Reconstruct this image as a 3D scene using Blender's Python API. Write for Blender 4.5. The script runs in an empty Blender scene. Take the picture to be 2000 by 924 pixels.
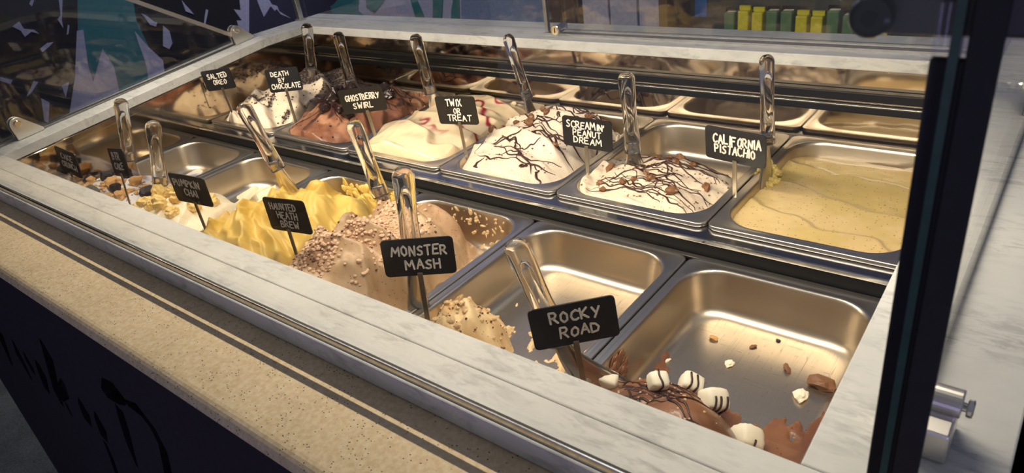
import bpy, bmesh, math, random
import numpy as np
from mathutils import Vector, Matrix, Euler

random.seed(7)
SC = bpy.context.scene
COL = SC.collection

# ------------------------------------------------------------------ camera
CAM_LOC = (1.7112, -0.7911, 0.5361)
CAM_ROT = (1.0648, 0.1308, 0.6618)
F_PX = 1393.53
cd = bpy.data.cameras.new('camera')
cam = bpy.data.objects.new('camera', cd)
COL.objects.link(cam)
cam.location = CAM_LOC
cam.rotation_euler = CAM_ROT
cd.sensor_width = 36.0
cd.lens = 36.0 * F_PX / 2000.0
cd.clip_start = 0.01
cd.dof.use_dof = True
cd.dof.focus_distance = 1.05
cd.dof.aperture_fstop = 13.0
SC.camera = cam

# ------------------------------------------------------------------ world, lights, exposure
w = bpy.data.worlds.new('world')
SC.world = w
w.use_nodes = True
w.node_tree.nodes['Background'].inputs[0].default_value = (0.44, 0.46, 0.58, 1)
w.node_tree.nodes['Background'].inputs[1].default_value = 0.28

def area(name, loc, target, sx, sy, power, color, spread=180):
    ld = bpy.data.lights.new(name, 'AREA')
    ld.shape = 'RECTANGLE'
    ld.size, ld.size_y = sx, sy
    ld.energy = power
    ld.color = color
    ld.spread = math.radians(spread)
    o = bpy.data.objects.new(name, ld)
    COL.objects.link(o)
    o.location = loc
    d = Vector(target) - Vector(loc)
    o.rotation_euler = d.to_track_quat('-Z', 'Y').to_euler()
    return o

LED_Y, LED_Z = -0.215, 0.42
led = area('led_strip_light', (0.80, LED_Y, LED_Z - 0.0115), (0.80, LED_Y, 0), 1.70, 0.006, 6.6, (1.0, 0.86, 0.66))
led.rotation_euler = (0, 0, 0)
led2 = area('led_strip_light_back', (0.80, LED_Y + 0.0115, LED_Z - 0.003), (0.80, 0.27, 0.0), 1.70, 0.006, 3.9, (1.0, 0.86, 0.66), 104)
led2.rotation_euler = (math.radians(49), 0, 0)
area('violet_fill_light', (2.4, -2.8, -0.35), (0.9, -0.5, 0.05), 1.2, 0.6, 8.0, (0.50, 0.43, 1.0))  # unseen violet fill, added to tint the marble front edge; no sign here
area('cool_overhead_fill', (0.9, 0.9, 2.0), (0.9, 0.4, 0.0), 1.2, 0.6, 1.6, (0.80, 0.88, 1.0))  # added cool fill from overhead; not a ceiling fitting
area('wall_fill_light', (-0.35, 0.75, 1.75), (-1.2, 1.4, 0.0), 0.9, 0.3, 9.0, (0.92, 0.90, 1.0), 120)  # fill added to brighten the mural walls; no fitting there
SC.view_settings.view_transform = 'Standard'
SC.view_settings.look = 'None'
SC.view_settings.gamma = 1.0
SC.view_settings.use_curve_mapping = False
SC.view_settings.exposure = 0.15

# ------------------------------------------------------------------ helpers
def lin(r, g, b):
    f = lambda c: (c / 255 / 12.92) if c / 255 <= 0.04045 else ((c / 255 + 0.055) / 1.055) ** 2.4
    return (f(r), f(g), f(b), 1.0)

CAM_M = Euler(CAM_ROT, 'XYZ').to_matrix()
def px_ray(x, y):
    return CAM_M @ Vector(((x - 1000) / F_PX, -(y - 462) / F_PX, -1.0))
def on_x(x, y, X):
    d = px_ray(x, y); t = (X - CAM_LOC[0]) / d.x
    return Vector(CAM_LOC) + d * t
def on_y(x, y, Y):
    d = px_ray(x, y); t = (Y - CAM_LOC[1]) / d.y
    return Vector(CAM_LOC) + d * t

class Nt:
    def __init__(self, name):
        self.m = bpy.data.materials.new(name)
        self.m.use_nodes = True
        self.t = self.m.node_tree
        self.b = self.t.nodes['Principled BSDF']
        self.out = self.t.nodes['Material Output']
    def n(self, kind, **kw):
        nd = self.t.nodes.new(kind)
        for k, v in kw.items():
            if k.startswith('i_'):
                nd.inputs[k[2:].replace('_', ' ')].default_value = v
            else:
                setattr(nd, k, v)
        return nd
    def l(self, a, b):
        self.t.links.new(a, b)
    def ramp(self, src, stops, interp='LINEAR'):
        r = self.n('ShaderNodeValToRGB')
        r.color_ramp.interpolation = interp
        el = r.color_ramp.elements
        while len(el) < len(stops):
            el.new(0.5)
        for e, (p, c) in zip(el, stops):
            e.position = p
            e.color = c if len(c) == 4 else (*c, 1)
        self.l(src, r.inputs[0])
        return r.outputs[0]
    def coords(self, scale=(1, 1, 1), rot=(0, 0, 0), kind='Object'):
        tc = self.n('ShaderNodeTexCoord')
        mp = self.n('ShaderNodeMapping')
        mp.inputs['Scale'].default_value = scale
        mp.inputs['Rotation'].default_value = rot
        self.l(tc.outputs[kind], mp.inputs[0])
        return mp.outputs[0]
    def noise(self, vec, scale, detail=4, rough=0.5, dist=0.0):
        nd = self.n('ShaderNodeTexNoise')
        nd.inputs['Scale'].default_value = scale
        nd.inputs['Detail'].default_value = detail
        nd.inputs['Roughness'].default_value = rough
        nd.inputs['Distortion'].default_value = dist
        if vec is not None:
            self.l(vec, nd.inputs['Vector'])
        return nd.outputs['Fac']
    def mix(self, fac, a, b, blend='MIX'):
        nd = self.n('ShaderNodeMix', data_type='RGBA', blend_type=blend)
        for s, v in ((0, fac), (6, a), (7, b)):
            if hasattr(v, 'is_output'):
                self.l(v, nd.inputs[s])
            else:
                nd.inputs[s].default_value = v
        return nd.outputs[2]
    def math(self, op, a, b=0.0):
        nd = self.n('ShaderNodeMath', operation=op)
        for s, v in ((0, a), (1, b)):
            if hasattr(v, 'is_output'):
                self.l(v, nd.inputs[s])
            else:
                nd.inputs[s].default_value = v
        return nd.outputs[0]
    def bump(self, h, strength=0.3, dist=0.002):
        nd = self.n('ShaderNodeBump')
        nd.inputs['Strength'].default_value = strength
        nd.inputs['Distance'].default_value = dist
        self.l(h, nd.inputs['Height'])
        self.l(nd.outputs[0], self.b.inputs['Normal'])
    def set(self, **kw):
        for k, v in kw.items():
            s = self.b.inputs[k.replace('_', ' ')]
            if hasattr(v, 'is_output'):
                self.l(v, s)
            else:
                s.default_value = v
        return self

def simple(name, col, rough=0.5, metal=0.0, **kw):
    m = Nt(name)
    v = m.noise(m.coords(), 90, 3)
    c2 = tuple(min(1, c * 1.12) for c in col[:3]) + (1,)
    c1 = tuple(c * 0.9 for c in col[:3]) + (1,)
    m.set(Base_Color=m.ramp(v, [(0.3, c1), (0.7, c2)]), Roughness=rough, Metallic=metal, **kw)
    return m.m

def marble_mat(name):
    m = Nt(name)
    wob = m.noise(m.coords(), 5, 5, 0.6)
    a = m.noise(m.coords((15, 52, 30), (0.15, 0.1, -0.75)), 1.7, 6, 0.62, 0.8)
    veins = m.ramp(a, [(0.49, (0, 0, 0, 1)), (0.56, (0.5, 0.5, 0.5, 1)), (0.64, (1, 1, 1, 1))])
    fine = m.noise(m.coords((22, 90, 60), (0.1, 0.0, -0.85)), 2.2, 5, 0.6, 0.5)
    fv = m.ramp(fine, [(0.52, (0, 0, 0, 1)), (0.64, (0.9, 0.9, 0.9, 1))])
    patch = m.ramp(m.noise(m.coords((1, 1, 1), (0, 0, 0.3)), 13, 3), [(0.36, (0.1, 0.1, 0.1, 1)), (0.58, (1, 1, 1, 1))])
    base = m.ramp(wob, [(0.3, lin(184, 186, 186)), (0.7, lin(208, 209, 208))])
    c = m.mix(m.math('MULTIPLY', m.math('MULTIPLY', veins, patch), 0.42), base, lin(124, 126, 130))
    c = m.mix(m.math('MULTIPLY', m.math('MULTIPLY', fv, patch), 0.30), c, lin(116, 116, 120))
    m.set(Base_Color=c, Roughness=0.38, Specular_IOR_Level=0.10)
    return m.m

def steel_mat(name, col, rough, scr=0.0, lines=0.0):
    m = Nt(name)
    big = m.noise(m.coords(), 14, 3)
    brush = m.noise(m.coords((4, 220, 40)), 3.0, 4, 0.6)
    c = m.mix(big, tuple(x * 0.9 for x in col[:3]) + (1,), tuple(min(1, x * 1.08) for x in col[:3]) + (1,))
    r = m.math('ADD', m.math('MULTIPLY', brush, 0.04), rough - 0.02)
    if lines:
        tot = None
        for k, (sc, rz, f, th) in enumerate((((30, 0.7, 1), 0.35, 5.0, .0035), ((0.7, 32, 1), -0.45, 5.0, .0035), ((34, 0.6, 1), 1.0, 6.0, .003), ((38, 0.6, 1), -0.2, 7.0, .003), ((0.8, 40, 1), 0.15, 6.0, .003), ((46, 0.7, 1), 0.7, 6.0, .003))):
            n = m.noise(m.coords(sc, (0, 0, rz)), f, 0, 0.4)
            l = m.math('LESS_THAN', m.math('ABSOLUTE', m.math('SUBTRACT', n, 0.5)), th)
            tot = l if tot is None else m.math('MAXIMUM', tot, l)
        geo = m.n('ShaderNodeNewGeometry')
        sep = m.n('ShaderNodeSeparateXYZ')
        m.l(geo.outputs['Normal'], sep.inputs[0])
        flat = m.math('GREATER_THAN', sep.outputs[2], 0.93)
        gate = m.math('MULTIPLY', flat, m.math('GREATER_THAN', m.noise(m.coords(), 40, 2), 0.40))
        tot = m.math('MULTIPLY', tot, gate)
        c = m.mix(m.math('MULTIPLY', tot, lines), c, tuple(x * 0.45 for x in col[:3]) + (1,))
        r = m.math('ADD', r, m.math('MULTIPLY', tot, 0.12))
    m.set(Base_Color=c, Metallic=1.0, Roughness=r)
    return m.m

def glass_mat(name, tint=(1, 1, 1, 1), ior=1.5):
    m = Nt(name)
    m.t.nodes.remove(m.b)
    fr = m.n('ShaderNodeFresnel')
    ge = m.n('ShaderNodeNewGeometry')
    m.l(m.math('ADD', ior, m.math('MULTIPLY', ge.outputs['Backfacing'], 1 / ior - ior)), fr.inputs[0])
    tr = m.n('ShaderNodeBsdfTransparent'); tr.inputs[0].default_value = tint
    gl = m.n('ShaderNodeBsdfGlossy'); gl.inputs['Roughness'].default_value = 0.01
    sm = m.noise(m.coords(), 22, 4)
    gl.inputs[0].default_value = (1, 1, 1, 1)
    fac = m.math('MULTIPLY', fr.outputs[0], m.math('ADD', m.math('MULTIPLY', sm, 0.1), 0.9))
    mx = m.n('ShaderNodeMixShader')
    m.l(fac, mx.inputs[0]); m.l(tr.outputs[0], mx.inputs[1]); m.l(gl.outputs[0], mx.inputs[2])
    m.l(mx.outputs[0], m.out.inputs[0])
    return m.m

def concrete_mat(name, c1, c2, pit):
    m = Nt(name)
    v = m.coords()
    a = m.noise(v, 9, 6, 0.6)
    b = m.noise(v, 160, 3, 0.6)
    base = m.ramp(a, [(0.3, c1), (0.7, c2)])
    base = m.mix(0.35, base, m.ramp(b, [(0.35, (0.1, 0.1, 0.1, 1)), (0.65, (0.9, 0.9, 0.9, 1))]), 'SOFT_LIGHT')
    vo = m.n('ShaderNodeTexVoronoi'); vo.inputs['Scale'].default_value = pit
    m.l(m.coords((1, 1.4, 1)), vo.inputs['Vector'])
    gate = m.math('GREATER_THAN', m.noise(v, 60, 2), 0.52)
    p = m.math('MULTIPLY', m.math('LESS_THAN', vo.outputs['Distance'], 0.19), gate)
    c = m.mix(p, base, lin(48, 42, 36))
    m.set(Base_Color=c, Roughness=0.62)
    m.bump(m.math('SUBTRACT', m.math('MULTIPLY', b, 0.2), p), 0.5, 0.0015)
    return m.m

def cream_mat(name, speck=None, speck_amt=0.0, speck_scale=260, rough=0.42, coat=0.0, bump=0.25, bscale=70):
    m = Nt(name)
    at = m.n('ShaderNodeAttribute'); at.attribute_name = 'Col'
    v = m.coords()
    n = m.noise(v, 40, 5, 0.6)
    c = m.mix(0.5, at.outputs['Color'], m.ramp(n, [(0.25, (0.36, 0.36, 0.36, 1)), (0.75, (0.62, 0.62, 0.62, 1))]), 'SOFT_LIGHT')
    if speck:
        vo = m.n('ShaderNodeTexVoronoi'); vo.inputs['Scale'].default_value = speck_scale
        m.l(v, vo.inputs['Vector'])
        gate = m.math('LESS_THAN', m.noise(v, speck_scale * 0.35, 2), 0.5 + speck_amt * 0.1)
        p = m.math('MULTIPLY', m.math('LESS_THAN', vo.outputs['Distance'], 0.10 + 0.12 * speck_amt), gate)
        c = m.mix(p, c, speck)
    m.set(Base_Color=c, Roughness=rough, Coat_Weight=coat, Coat_Roughness=0.15, Specular_IOR_Level=0.45)
    m.b.inputs['Subsurface Weight'].default_value = 0.12
    m.b.inputs['Subsurface Radius'].default_value = (0.006, 0.004, 0.0025)
    m.b.inputs['Subsurface Scale'].default_value = 1.0
    h = m.math('ADD', m.noise(v, bscale, 6, 0.65), m.math('MULTIPLY', m.noise(v, bscale * 5, 3), 0.3))
    m.bump(h, bump, 0.004)
    return m.m

M = {}
M['marble'] = marble_mat('marble')
M['pan'] = steel_mat('pan_steel', (0.57, 0.50, 0.405), 0.33, lines=0.6)
M['rim'] = steel_mat('rim_steel', (0.56, 0.53, 0.48), 0.30)
M['mirror'] = steel_mat('liner_steel', (0.50, 0.42, 0.32), 0.08)
M['rail'] = steel_mat('rail_steel', (0.36, 0.36, 0.37), 0.14)
M['blade'] = steel_mat('blade_steel', (0.62, 0.57, 0.50), 0.20)
M['stick'] = steel_mat('stick_steel', (0.36, 0.32, 0.26), 0.32)
M['chrome'] = simple('chrome', (0.72, 0.70, 0.66, 1), 0.12, 1.0)
M['bracket'] = steel_mat('bracket_steel', (0.78, 0.75, 0.69), 0.36)
M['alu'] = simple('aluminium', (0.45, 0.44, 0.44, 1), 0.32, 1.0)
M['black'] = simple('black_rubber', (0.006, 0.006, 0.006, 1), 0.45, 0.0, Specular_IOR_Level=0.2)
M['blackmetal'] = simple('black_metal', (0.012, 0.012, 0.014, 1), 0.25)
M['knob'] = simple('gloss_black', (0.004, 0.004, 0.004, 1), 0.12)
M['gasket'] = simple('grey_gasket', (0.055, 0.05, 0.045, 1), 0.5)
M['post'] = simple('charcoal_post', (0.020, 0.020, 0.020, 1), 0.6, 0.0, Specular_IOR_Level=0.25)
M['glass'] = glass_mat('clear_glass', (0.985, 0.99, 0.985, 1))
M['glassedge'] = simple('green_glass_edge', lin(52, 78, 68), 0.25)
M['tan'] = concrete_mat('cast_concrete', lin(206, 184, 146), lin(222, 200, 162), 230)
M['floor'] = concrete_mat('floor_concrete', lin(96, 100, 96), lin(122, 126, 120), 140)
M['face'] = simple('dark_plaster', lin(52, 46, 52), 0.8, 0.0, Specular_IOR_Level=0.15)
M['carve'] = simple('carved_plaster', lin(30, 28, 32), 0.85, 0.0, Specular_IOR_Level=0.1)
M['dark'] = simple('dark_well', (0.01, 0.01, 0.01, 1), 0.6)
M['board'] = simple('chalkboard', (0.010, 0.010, 0.011, 1), 0.34)
M['chalk'] = simple('chalk_ink', lin(226, 220, 208), 0.8)
M['choc'] = simple('dark_chocolate', lin(52, 26, 20), 0.32)
M['brownie'] = simple('fudge_brownie', lin(38, 23, 21), 0.30)
M['oreo'] = simple('cookie_crumb', lin(50, 34, 30), 0.6)
M['toffee'] = simple('toffee_bit', lin(212, 178, 148), 0.5)
M['toffeedark'] = simple('toffee_dark_bit', lin(96, 56, 42), 0.45)
M['cluster'] = simple('peanut_cluster', lin(118, 80, 52), 0.5)
M['crumble'] = simple('golden_crumble', lin(196, 152, 96), 0.7)
M['cake'] = simple('yellow_cake', lin(234, 204, 134), 0.8)
M['cookie'] = simple('dark_cookie', lin(46, 38, 42), 0.6)
M['creamlump'] = simple('malt_cream_lump', lin(206, 176, 132), 0.5)
M['mallow'] = simple('marshmallow', lin(244, 236, 216), 0.6)
M['refl_brown'] = simple('reflected_brown', lin(84, 60, 44), 0.5)
m = Nt('clear_acrylic')
m.set(Base_Color=(0.97, 0.96, 0.94, 1), Roughness=m.math('MULTIPLY', m.noise(m.coords(), 60, 2), 0.12), IOR=1.36)
m.b.inputs['Transmission Weight'].default_value = 1.0
M['acrylic'] = m.m
M['navy'] = simple('navy_paint', lin(46, 44, 66), 0.7)
M['inkblack'] = simple('black_paint', lin(22, 22, 28), 0.7)
M['lilac'] = simple('lilac_paint', lin(168, 168, 196), 0.7)
M['teal'] = simple('teal_paint', lin(52, 116, 124), 0.7)
M['bluegrey'] = simple('bluegrey_paint', lin(120, 136, 170), 0.6)
M['blue'] = simple('reflected_blue', lin(50, 110, 190), 0.6)
M['slate'] = simple('reflected_slate', lin(66, 74, 72), 0.6)
M['yellow'] = simple('reflected_yellow', lin(226, 214, 40), 0.4)
M['refl_green'] = simple('reflected_green', lin(96, 132, 92), 0.4)

def finish(name, verts, faces, mat, parent=None, smooth=True, cols=None):
    me = bpy.data.meshes.new(name)
    me.from_pydata([tuple(v) for v in verts], [], [tuple(f) for f in faces])
    if mat is not None:
        me.materials.append(mat)
    if smooth:
        me.polygons.foreach_set('use_smooth', [True] * len(me.polygons))
    if cols is not None:
        at = me.color_attributes.new('Col', 'FLOAT_COLOR', 'POINT')
        c4 = np.ones((len(verts), 4), np.float32); c4[:, :3] = cols
        at.data.foreach_set('color', c4.ravel())
    me.update()
    o = bpy.data.objects.new(name, me)
    COL.objects.link(o)
    if parent is not None:
        o.parent = parent
    return o

def from_bm(name, bm, mat, parent=None, smooth=False):
    me = bpy.data.meshes.new(name)
    bmesh.ops.recalc_face_normals(bm, faces=bm.faces[:])
    bm.to_mesh(me); bm.free()
    if mat is not None:
        me.materials.append(mat)
    if smooth:
        me.polygons.foreach_set('use_smooth', [True] * len(me.polygons))
    o = bpy.data.objects.new(name, me)
    COL.objects.link(o)
    if parent is not None:
        o.parent = parent
    return o

def box_bm(x0, x1, y0, y1, z0, z1, bev=0.0, seg=2):
    bm = bmesh.new()
    bmesh.ops.create_cube(bm, size=1)
    for v in bm.verts:
        v.co = Vector((x0 + (v.co.x + .5) * (x1 - x0), y0 + (v.co.y + .5) * (y1 - y0), z0 + (v.co.z + .5) * (z1 - z0)))
    if bev > 0:
        bmesh.ops.bevel(bm, geom=bm.edges[:], offset=bev, segments=seg, affect='EDGES', profile=0.5)
    return bm

def box(name, x0, x1, y0, y1, z0, z1, mat, parent=None, bev=0.0, seg=2):
    return from_bm(name, box_bm(x0, x1, y0, y1, z0, z1, bev, seg), mat, parent, False)

def prism_bm(pts, axis, a0, a1, bev=0.0):
    """pts: 2-D outline; axis 'x' (pts are y,z), 'y' (pts are x,z) or 'z' (pts are x,y)"""
    bm = bmesh.new()
    mk = {'x': lambda p, a: (a, p[0], p[1]), 'y': lambda p, a: (p[0], a, p[1]), 'z': lambda p, a: (p[0], p[1], a)}[axis]
    A = [bm.verts.new(mk(p, a0)) for p in pts]
    B = [bm.verts.new(mk(p, a1)) for p in pts]
    n = len(pts)
    bm.faces.new(A); bm.faces.new(B[::-1])
    for i in range(n):
        bm.faces.new((A[i], B[i], B[(i + 1) % n], A[(i + 1) % n]))
    if bev > 0:
        es = [e for e in bm.edges]
        bmesh.ops.bevel(bm, geom=es, offset=bev, segments=2, affect='EDGES', profile=0.5)
    return bm

def prism(name, pts, axis, a0, a1, mat, parent=None, bev=0.0):
    return from_bm(name, prism_bm(pts, axis, a0, a1, bev), mat, parent)

def cyl_bm(bm, p0, p1, r, n=16, r1=None):
    p0, p1 = Vector(p0), Vector(p1)
    d = (p1 - p0)
    q = d.to_track_quat('Z', 'Y')
    r1 = r if r1 is None else r1
    A = []; B = []
    for i in range(n):
        a = 2 * math.pi * i / n
        A.append(bm.verts.new(p0 + q @ Vector((r * math.cos(a), r * math.sin(a), 0))))
        B.append(bm.verts.new(p1 + q @ Vector((r1 * math.cos(a), r1 * math.sin(a), 0))))
    bm.faces.new(A[::-1]); bm.faces.new(B)
    for i in range(n):
        bm.faces.new((A[i], A[(i + 1) % n], B[(i + 1) % n], B[i]))

def cyl(name, p0, p1, r, mat, parent=None, n=20, bev=0.0):
    bm = bmesh.new()
    cyl_bm(bm, p0, p1, r, n)
    if bev:
        es = [e for e in bm.edges if len(e.link_faces) == 2 and max(len(f.verts) for f in e.link_faces) > 4]
        bmesh.ops.bevel(bm, geom=es, offset=bev, segments=2, affect='EDGES', profile=0.5)
    o = from_bm(name, bm, mat, parent)
    return o

def empty(name, loc=(0, 0, 0), rot=None):
    o = bpy.data.objects.new(name, None)
    o.empty_display_size = 0.02
    COL.objects.link(o)
    o.location = loc
    if rot is not None:
        o.rotation_euler = rot
    return o

def tag(o, label, cat, group=None):
    o['label'] = label; o['category'] = cat
    if group:
        o['group'] = group
    return o
def struct(o):
    o['kind'] = 'structure'
    return o

# value noise
def _h(ix, iy, s):
    v = np.sin(ix * 127.1 + iy * 311.7 + s * 74.7) * 43758.5453
    return v - np.floor(v)
def vn(x, y, s=0):
    xi, yi = np.floor(x), np.floor(y)
    fx, fy = x - xi, y - yi
    fx = fx * fx * (3 - 2 * fx); fy = fy * fy * (3 - 2 * fy)
    a = _h(xi, yi, s); b = _h(xi + 1, yi, s); c = _h(xi, yi + 1, s); d = _h(xi + 1, yi + 1, s)
    return (a * (1 - fx) + b * fx) * (1 - fy) + (c * (1 - fx) + d * fx) * fy
def fbm(x, y, s=0, o=4):
    r = 0; a = 0.5
    for k in range(o):
        r = r + a * vn(x * 2 ** k, y * 2 ** k, s + k * 3.1); a *= 0.5
    return r / (1 - 0.5 ** o)
def sst(a, b, x):
    t = np.clip((x - a) / (b - a), 0, 1)
    return t * t * (3 - 2 * t)

# ------------------------------------------------------------------ geometry of the place
P = 0.265                 # pan pitch along the counter
NX = 6
OPEN_Y0, OPEN_Y1 = -0.398, 0.39
X0, X1 = 0.0, 1.604
DL, DR = -0.095, 1.725    # deck ends
GL, GR = -0.060, 1.662    # side glass planes
Z_ROW = (0.0, 0.0264)
Y_ROW = (-0.180, 0.2243)  # pan centre y per row
def deck(y):
    return 0.114 + (min(max(y, -0.396), 0.268) + 0.396) * 0.0889
ZB = deck(1.0)            # level back part of the deck

# --- room
FL = -0.92
struct(box('floor', -4, 4, -3.5, 3.5, FL - 0.05, FL, M['floor']))
wl = struct(box('wall_left', -1.28, -1.20, -3.5, 1.40, FL, 1.9, M['inkblack']))
wb = struct(box('wall_back', -1.28, 4.0, 1.40, 1.48, FL, 1.9, M['lilac']))

# mural painted on the two walls
def mural(pts, mat, wall, name, proud):
    if wall is wl:
        q = [on_x(x, y, -1.20) for x, y in pts]
        return prism(name, [(p.y, p.z) for p in q], 'x', -1.2005, -1.20 + proud, mat, wall)
    q = [on_y(x, y, 1.40) for x, y in pts]
    return prism(name, [(p.x, p.z) for p in q], 'y', 1.4005, 1.40 - proud, mat, wall)
T_ = 0.0012
mural([(150, -60), (152, 60), (146, 150), (120, 330), (330, 330), (318, 160), (290, 90), (266, 40), (250, -60)], M['teal'], wl, 'mural_flame', T_)
mural([(150, 60), (162, 58), (172, 130), (182, 160), (200, 95), (222, 130), (232, 175), (212, 330), (120, 330), (146, 150)], M['lilac'], wl, 'mural_streak', T_ * 2)
mural([(262, 60), (290, 92), (318, 118), (322, 150), (338, 200), (300, 240), (286, 130)], M['lilac'], wl, 'mural_streak', T_ * 2)
for pts in ([(112, -20), (122, -20), (120, 40), (123, 55), (112, 38), (118, 30)], [(37, 42), (46, 56), (66, 58), (76, 66), (60, 62), (48, 72), (40, 60), (24, 52)],
            [(78, 95), (92, 84), (104, 82), (94, 92), (82, 102)], [(132, 48), (135, 50), (133, 66), (130, 68)], [(60, 0), (66, 0), (62, 12), (57, 8)],
            [(275, 26), (285, 30), (300, 42), (306, 44), (304, 52), (292, 48), (284, 36)], [(318, 50), (330, 60), (336, 84), (330, 96), (318, 90)],
            [(354, 0), (362, 10), (368, 16), (378, 28), (362, 22)], [(402, 18), (406, 20), (400, 50), (397, 52)],
            [(52, 188), (66, 158), (74, 160), (60, 182)], [(120, 168), (134, 160), (128, 190)],
            [(80, 192), (96, 200), (94, 240), (86, 236)], [(0, 150), (24, 156), (20, 164), (0, 158)]):
    mural(pts, M['lilac'], wl, 'mural_shard', T_ * 3)
mural([(462, -40), (486, -40), (486, 80), (470, 70), (462, 40), (472, 40), (456, 18), (470, 20)], M['lilac'], wl, 'mural_shard', T_ * 2)
mural([(484, -40), (700, -60), (690, 60), (640, 110), (484, 110)], M['navy'], wl, 'mural_field', T_)
mural([(498, -10), (520, -10), (530, 8), (541, 12), (545, 22), (568, 36), (548, 28), (540, 18), (536, 21), (528, 12), (515, 33), (506, 12)], M['lilac'], wl, 'mural_shard', T_ * 2)
mural([(560, -40), (690, -40), (652, 8), (625, 26), (610, 80), (560, 80)], M['navy'], wb, 'mural_field', T_)
mural([(690, -30), (652, 8), (625, 26), (620, 60), (760, 60), (762, 30), (724, 40), (700, 20), (704, -30)], M['teal'], wb, 'mural_flame', T_ * 2)
mural([(712, -30), (716, 14), (732, 24), (744, 10), (756, -6), (800, -6), (812, 34), (822, 50), (836, 50), (828, 28), (812, -8), (800, -30)], M['teal'], wb, 'mural_flame', T_ * 2)
mural([(846, -30), (868, -30), (862, 60), (846, 60)], M['teal'], wb, 'mural_flame', T_ * 2)
mural([(890, -30), (896, -30), (900, 70), (880, 70), (882, 20)], M['teal'], wb, 'mural_flame', T_ * 2)
mural([(900, -40), (1068, -40), (1068, 90), (902, 90)], M['bluegrey'], wb, 'mural_field', T_)
# added shapes that stand in for reflections in the sliding glass
def back_box(name, x0, x1, mat, d, z0=FL, z1=0.35):
    a, b = on_y(x0, 30, 1.40), on_y(x1, 30, 1.40)
    return (a.x, b.x, 1.398 - d, 1.398, z0, z1, mat)
t = empty('cabinet_reflection', (0, 1.39, FL))
tag(t, 'brown cabinet shape standing in for a reflection in the sliding glass, beside the blue-grey wall', 'cabinet')
def child_box(t, name, x0, x1, y0, y1, z0, z1, mat, bev=0.003):
    L = t.location
    return box(name, x0 - L.x, x1 - L.x, y0 - L.y, y1 - L.y, z0 - L.z, z1 - L.z, mat, t, bev)
a = on_y(1104, 30, 1.40).x; b = on_y(1162, 30, 1.40).x
child_box(t, 'carcass', a, b, 1.30, 1.398, FL, 0.4, M['refl_brown'])
child_box(t, 'door', a + 0.008, (a + b) / 2 - 0.002, 1.285, 1.299, FL + 0.05, 0.38, M['refl_brown'])
child_box(t, 'door', (a + b) / 2 + 0.002, b - 0.008, 1.285, 1.299, FL + 0.05, 0.38, M['refl_brown'])
t = empty('locker_reflection', (0, 1.39, FL))
tag(t, 'pale lilac-grey locker shape standing in for a reflection in the sliding glass, right of the brown cabinet', 'locker')
a = on_y(1166, 30, 1.40).x; b = on_y(1332, 30, 1.40).x
child_box(t, 'carcass', a, b, 1.32, 1.398, FL, 0.4, M['bluegrey'])
for k in range(3):
    wd = (b - a) / 3
    child_box(t, 'door', a + k * wd + 0.004, a + (k + 1) * wd - 0.004, 1.306, 1.319, FL + 0.05, 0.38, M['lilac'])
t = empty('shelf_reflection', (0, 1.39, FL))
tag(t, 'dark shelf shape standing in for reflections in the sliding glass at the right', 'shelf')
a = on_y(1338, 30, 1.40).x; b = on_y(1840, 30, 1.40).x
child_box(t, 'back_panel', a, b, 1.385, 1.398, FL, 0.4, M['slate'])
child_box(t, 'end_panel', a, a + 0.03, 1.22, 1.384, FL, 0.4, M['refl_brown'])
child_box(t, 'end_panel', b - 0.02, b, 1.22, 1.384, FL, 0.4, M['refl_brown'])
child_box(t, 'shelf_board', a + 0.031, b - 0.021, 1.22, 1.384, -0.11, -0.095, M['refl_brown'])
child_box(t, 'base', a + 0.031, b - 0.021, 1.22, 1.384, FL, -0.2, M['face'])
tag(box('reflected_notice', a + 0.045, a + 0.085, 1.379, 1.3845, -0.03, 0.05, M['blue'], None), 'small blue notice plate standing in for a reflection in the glass', 'reflected_notice')
random.seed(3)
for k in range(11):
    x = a + 0.20 + k * 0.042
    yl = k % 4 in (1, 2)
    o = empty('pack_reflection', (x, 1.30, -0.0948))
    hgt = 0.10 + 0.02 * random.random()
    box('pouch', -0.016, 0.016, -0.02, 0.02, 0, hgt, M['yellow'] if yl else M['refl_green'], o, 0.004)
    box('lid_seal', -0.0165, 0.0165, -0.004, 0.004, hgt, hgt + 0.012, M['chrome'] if not yl else M['yellow'], o)
    tag(o, ('yellow' if yl else 'green') + ' pack shape standing in for a reflection in the sliding glass', 'pack', ('yellow' if yl else 'green') + ' pack-shaped reflection stand-ins')

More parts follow.
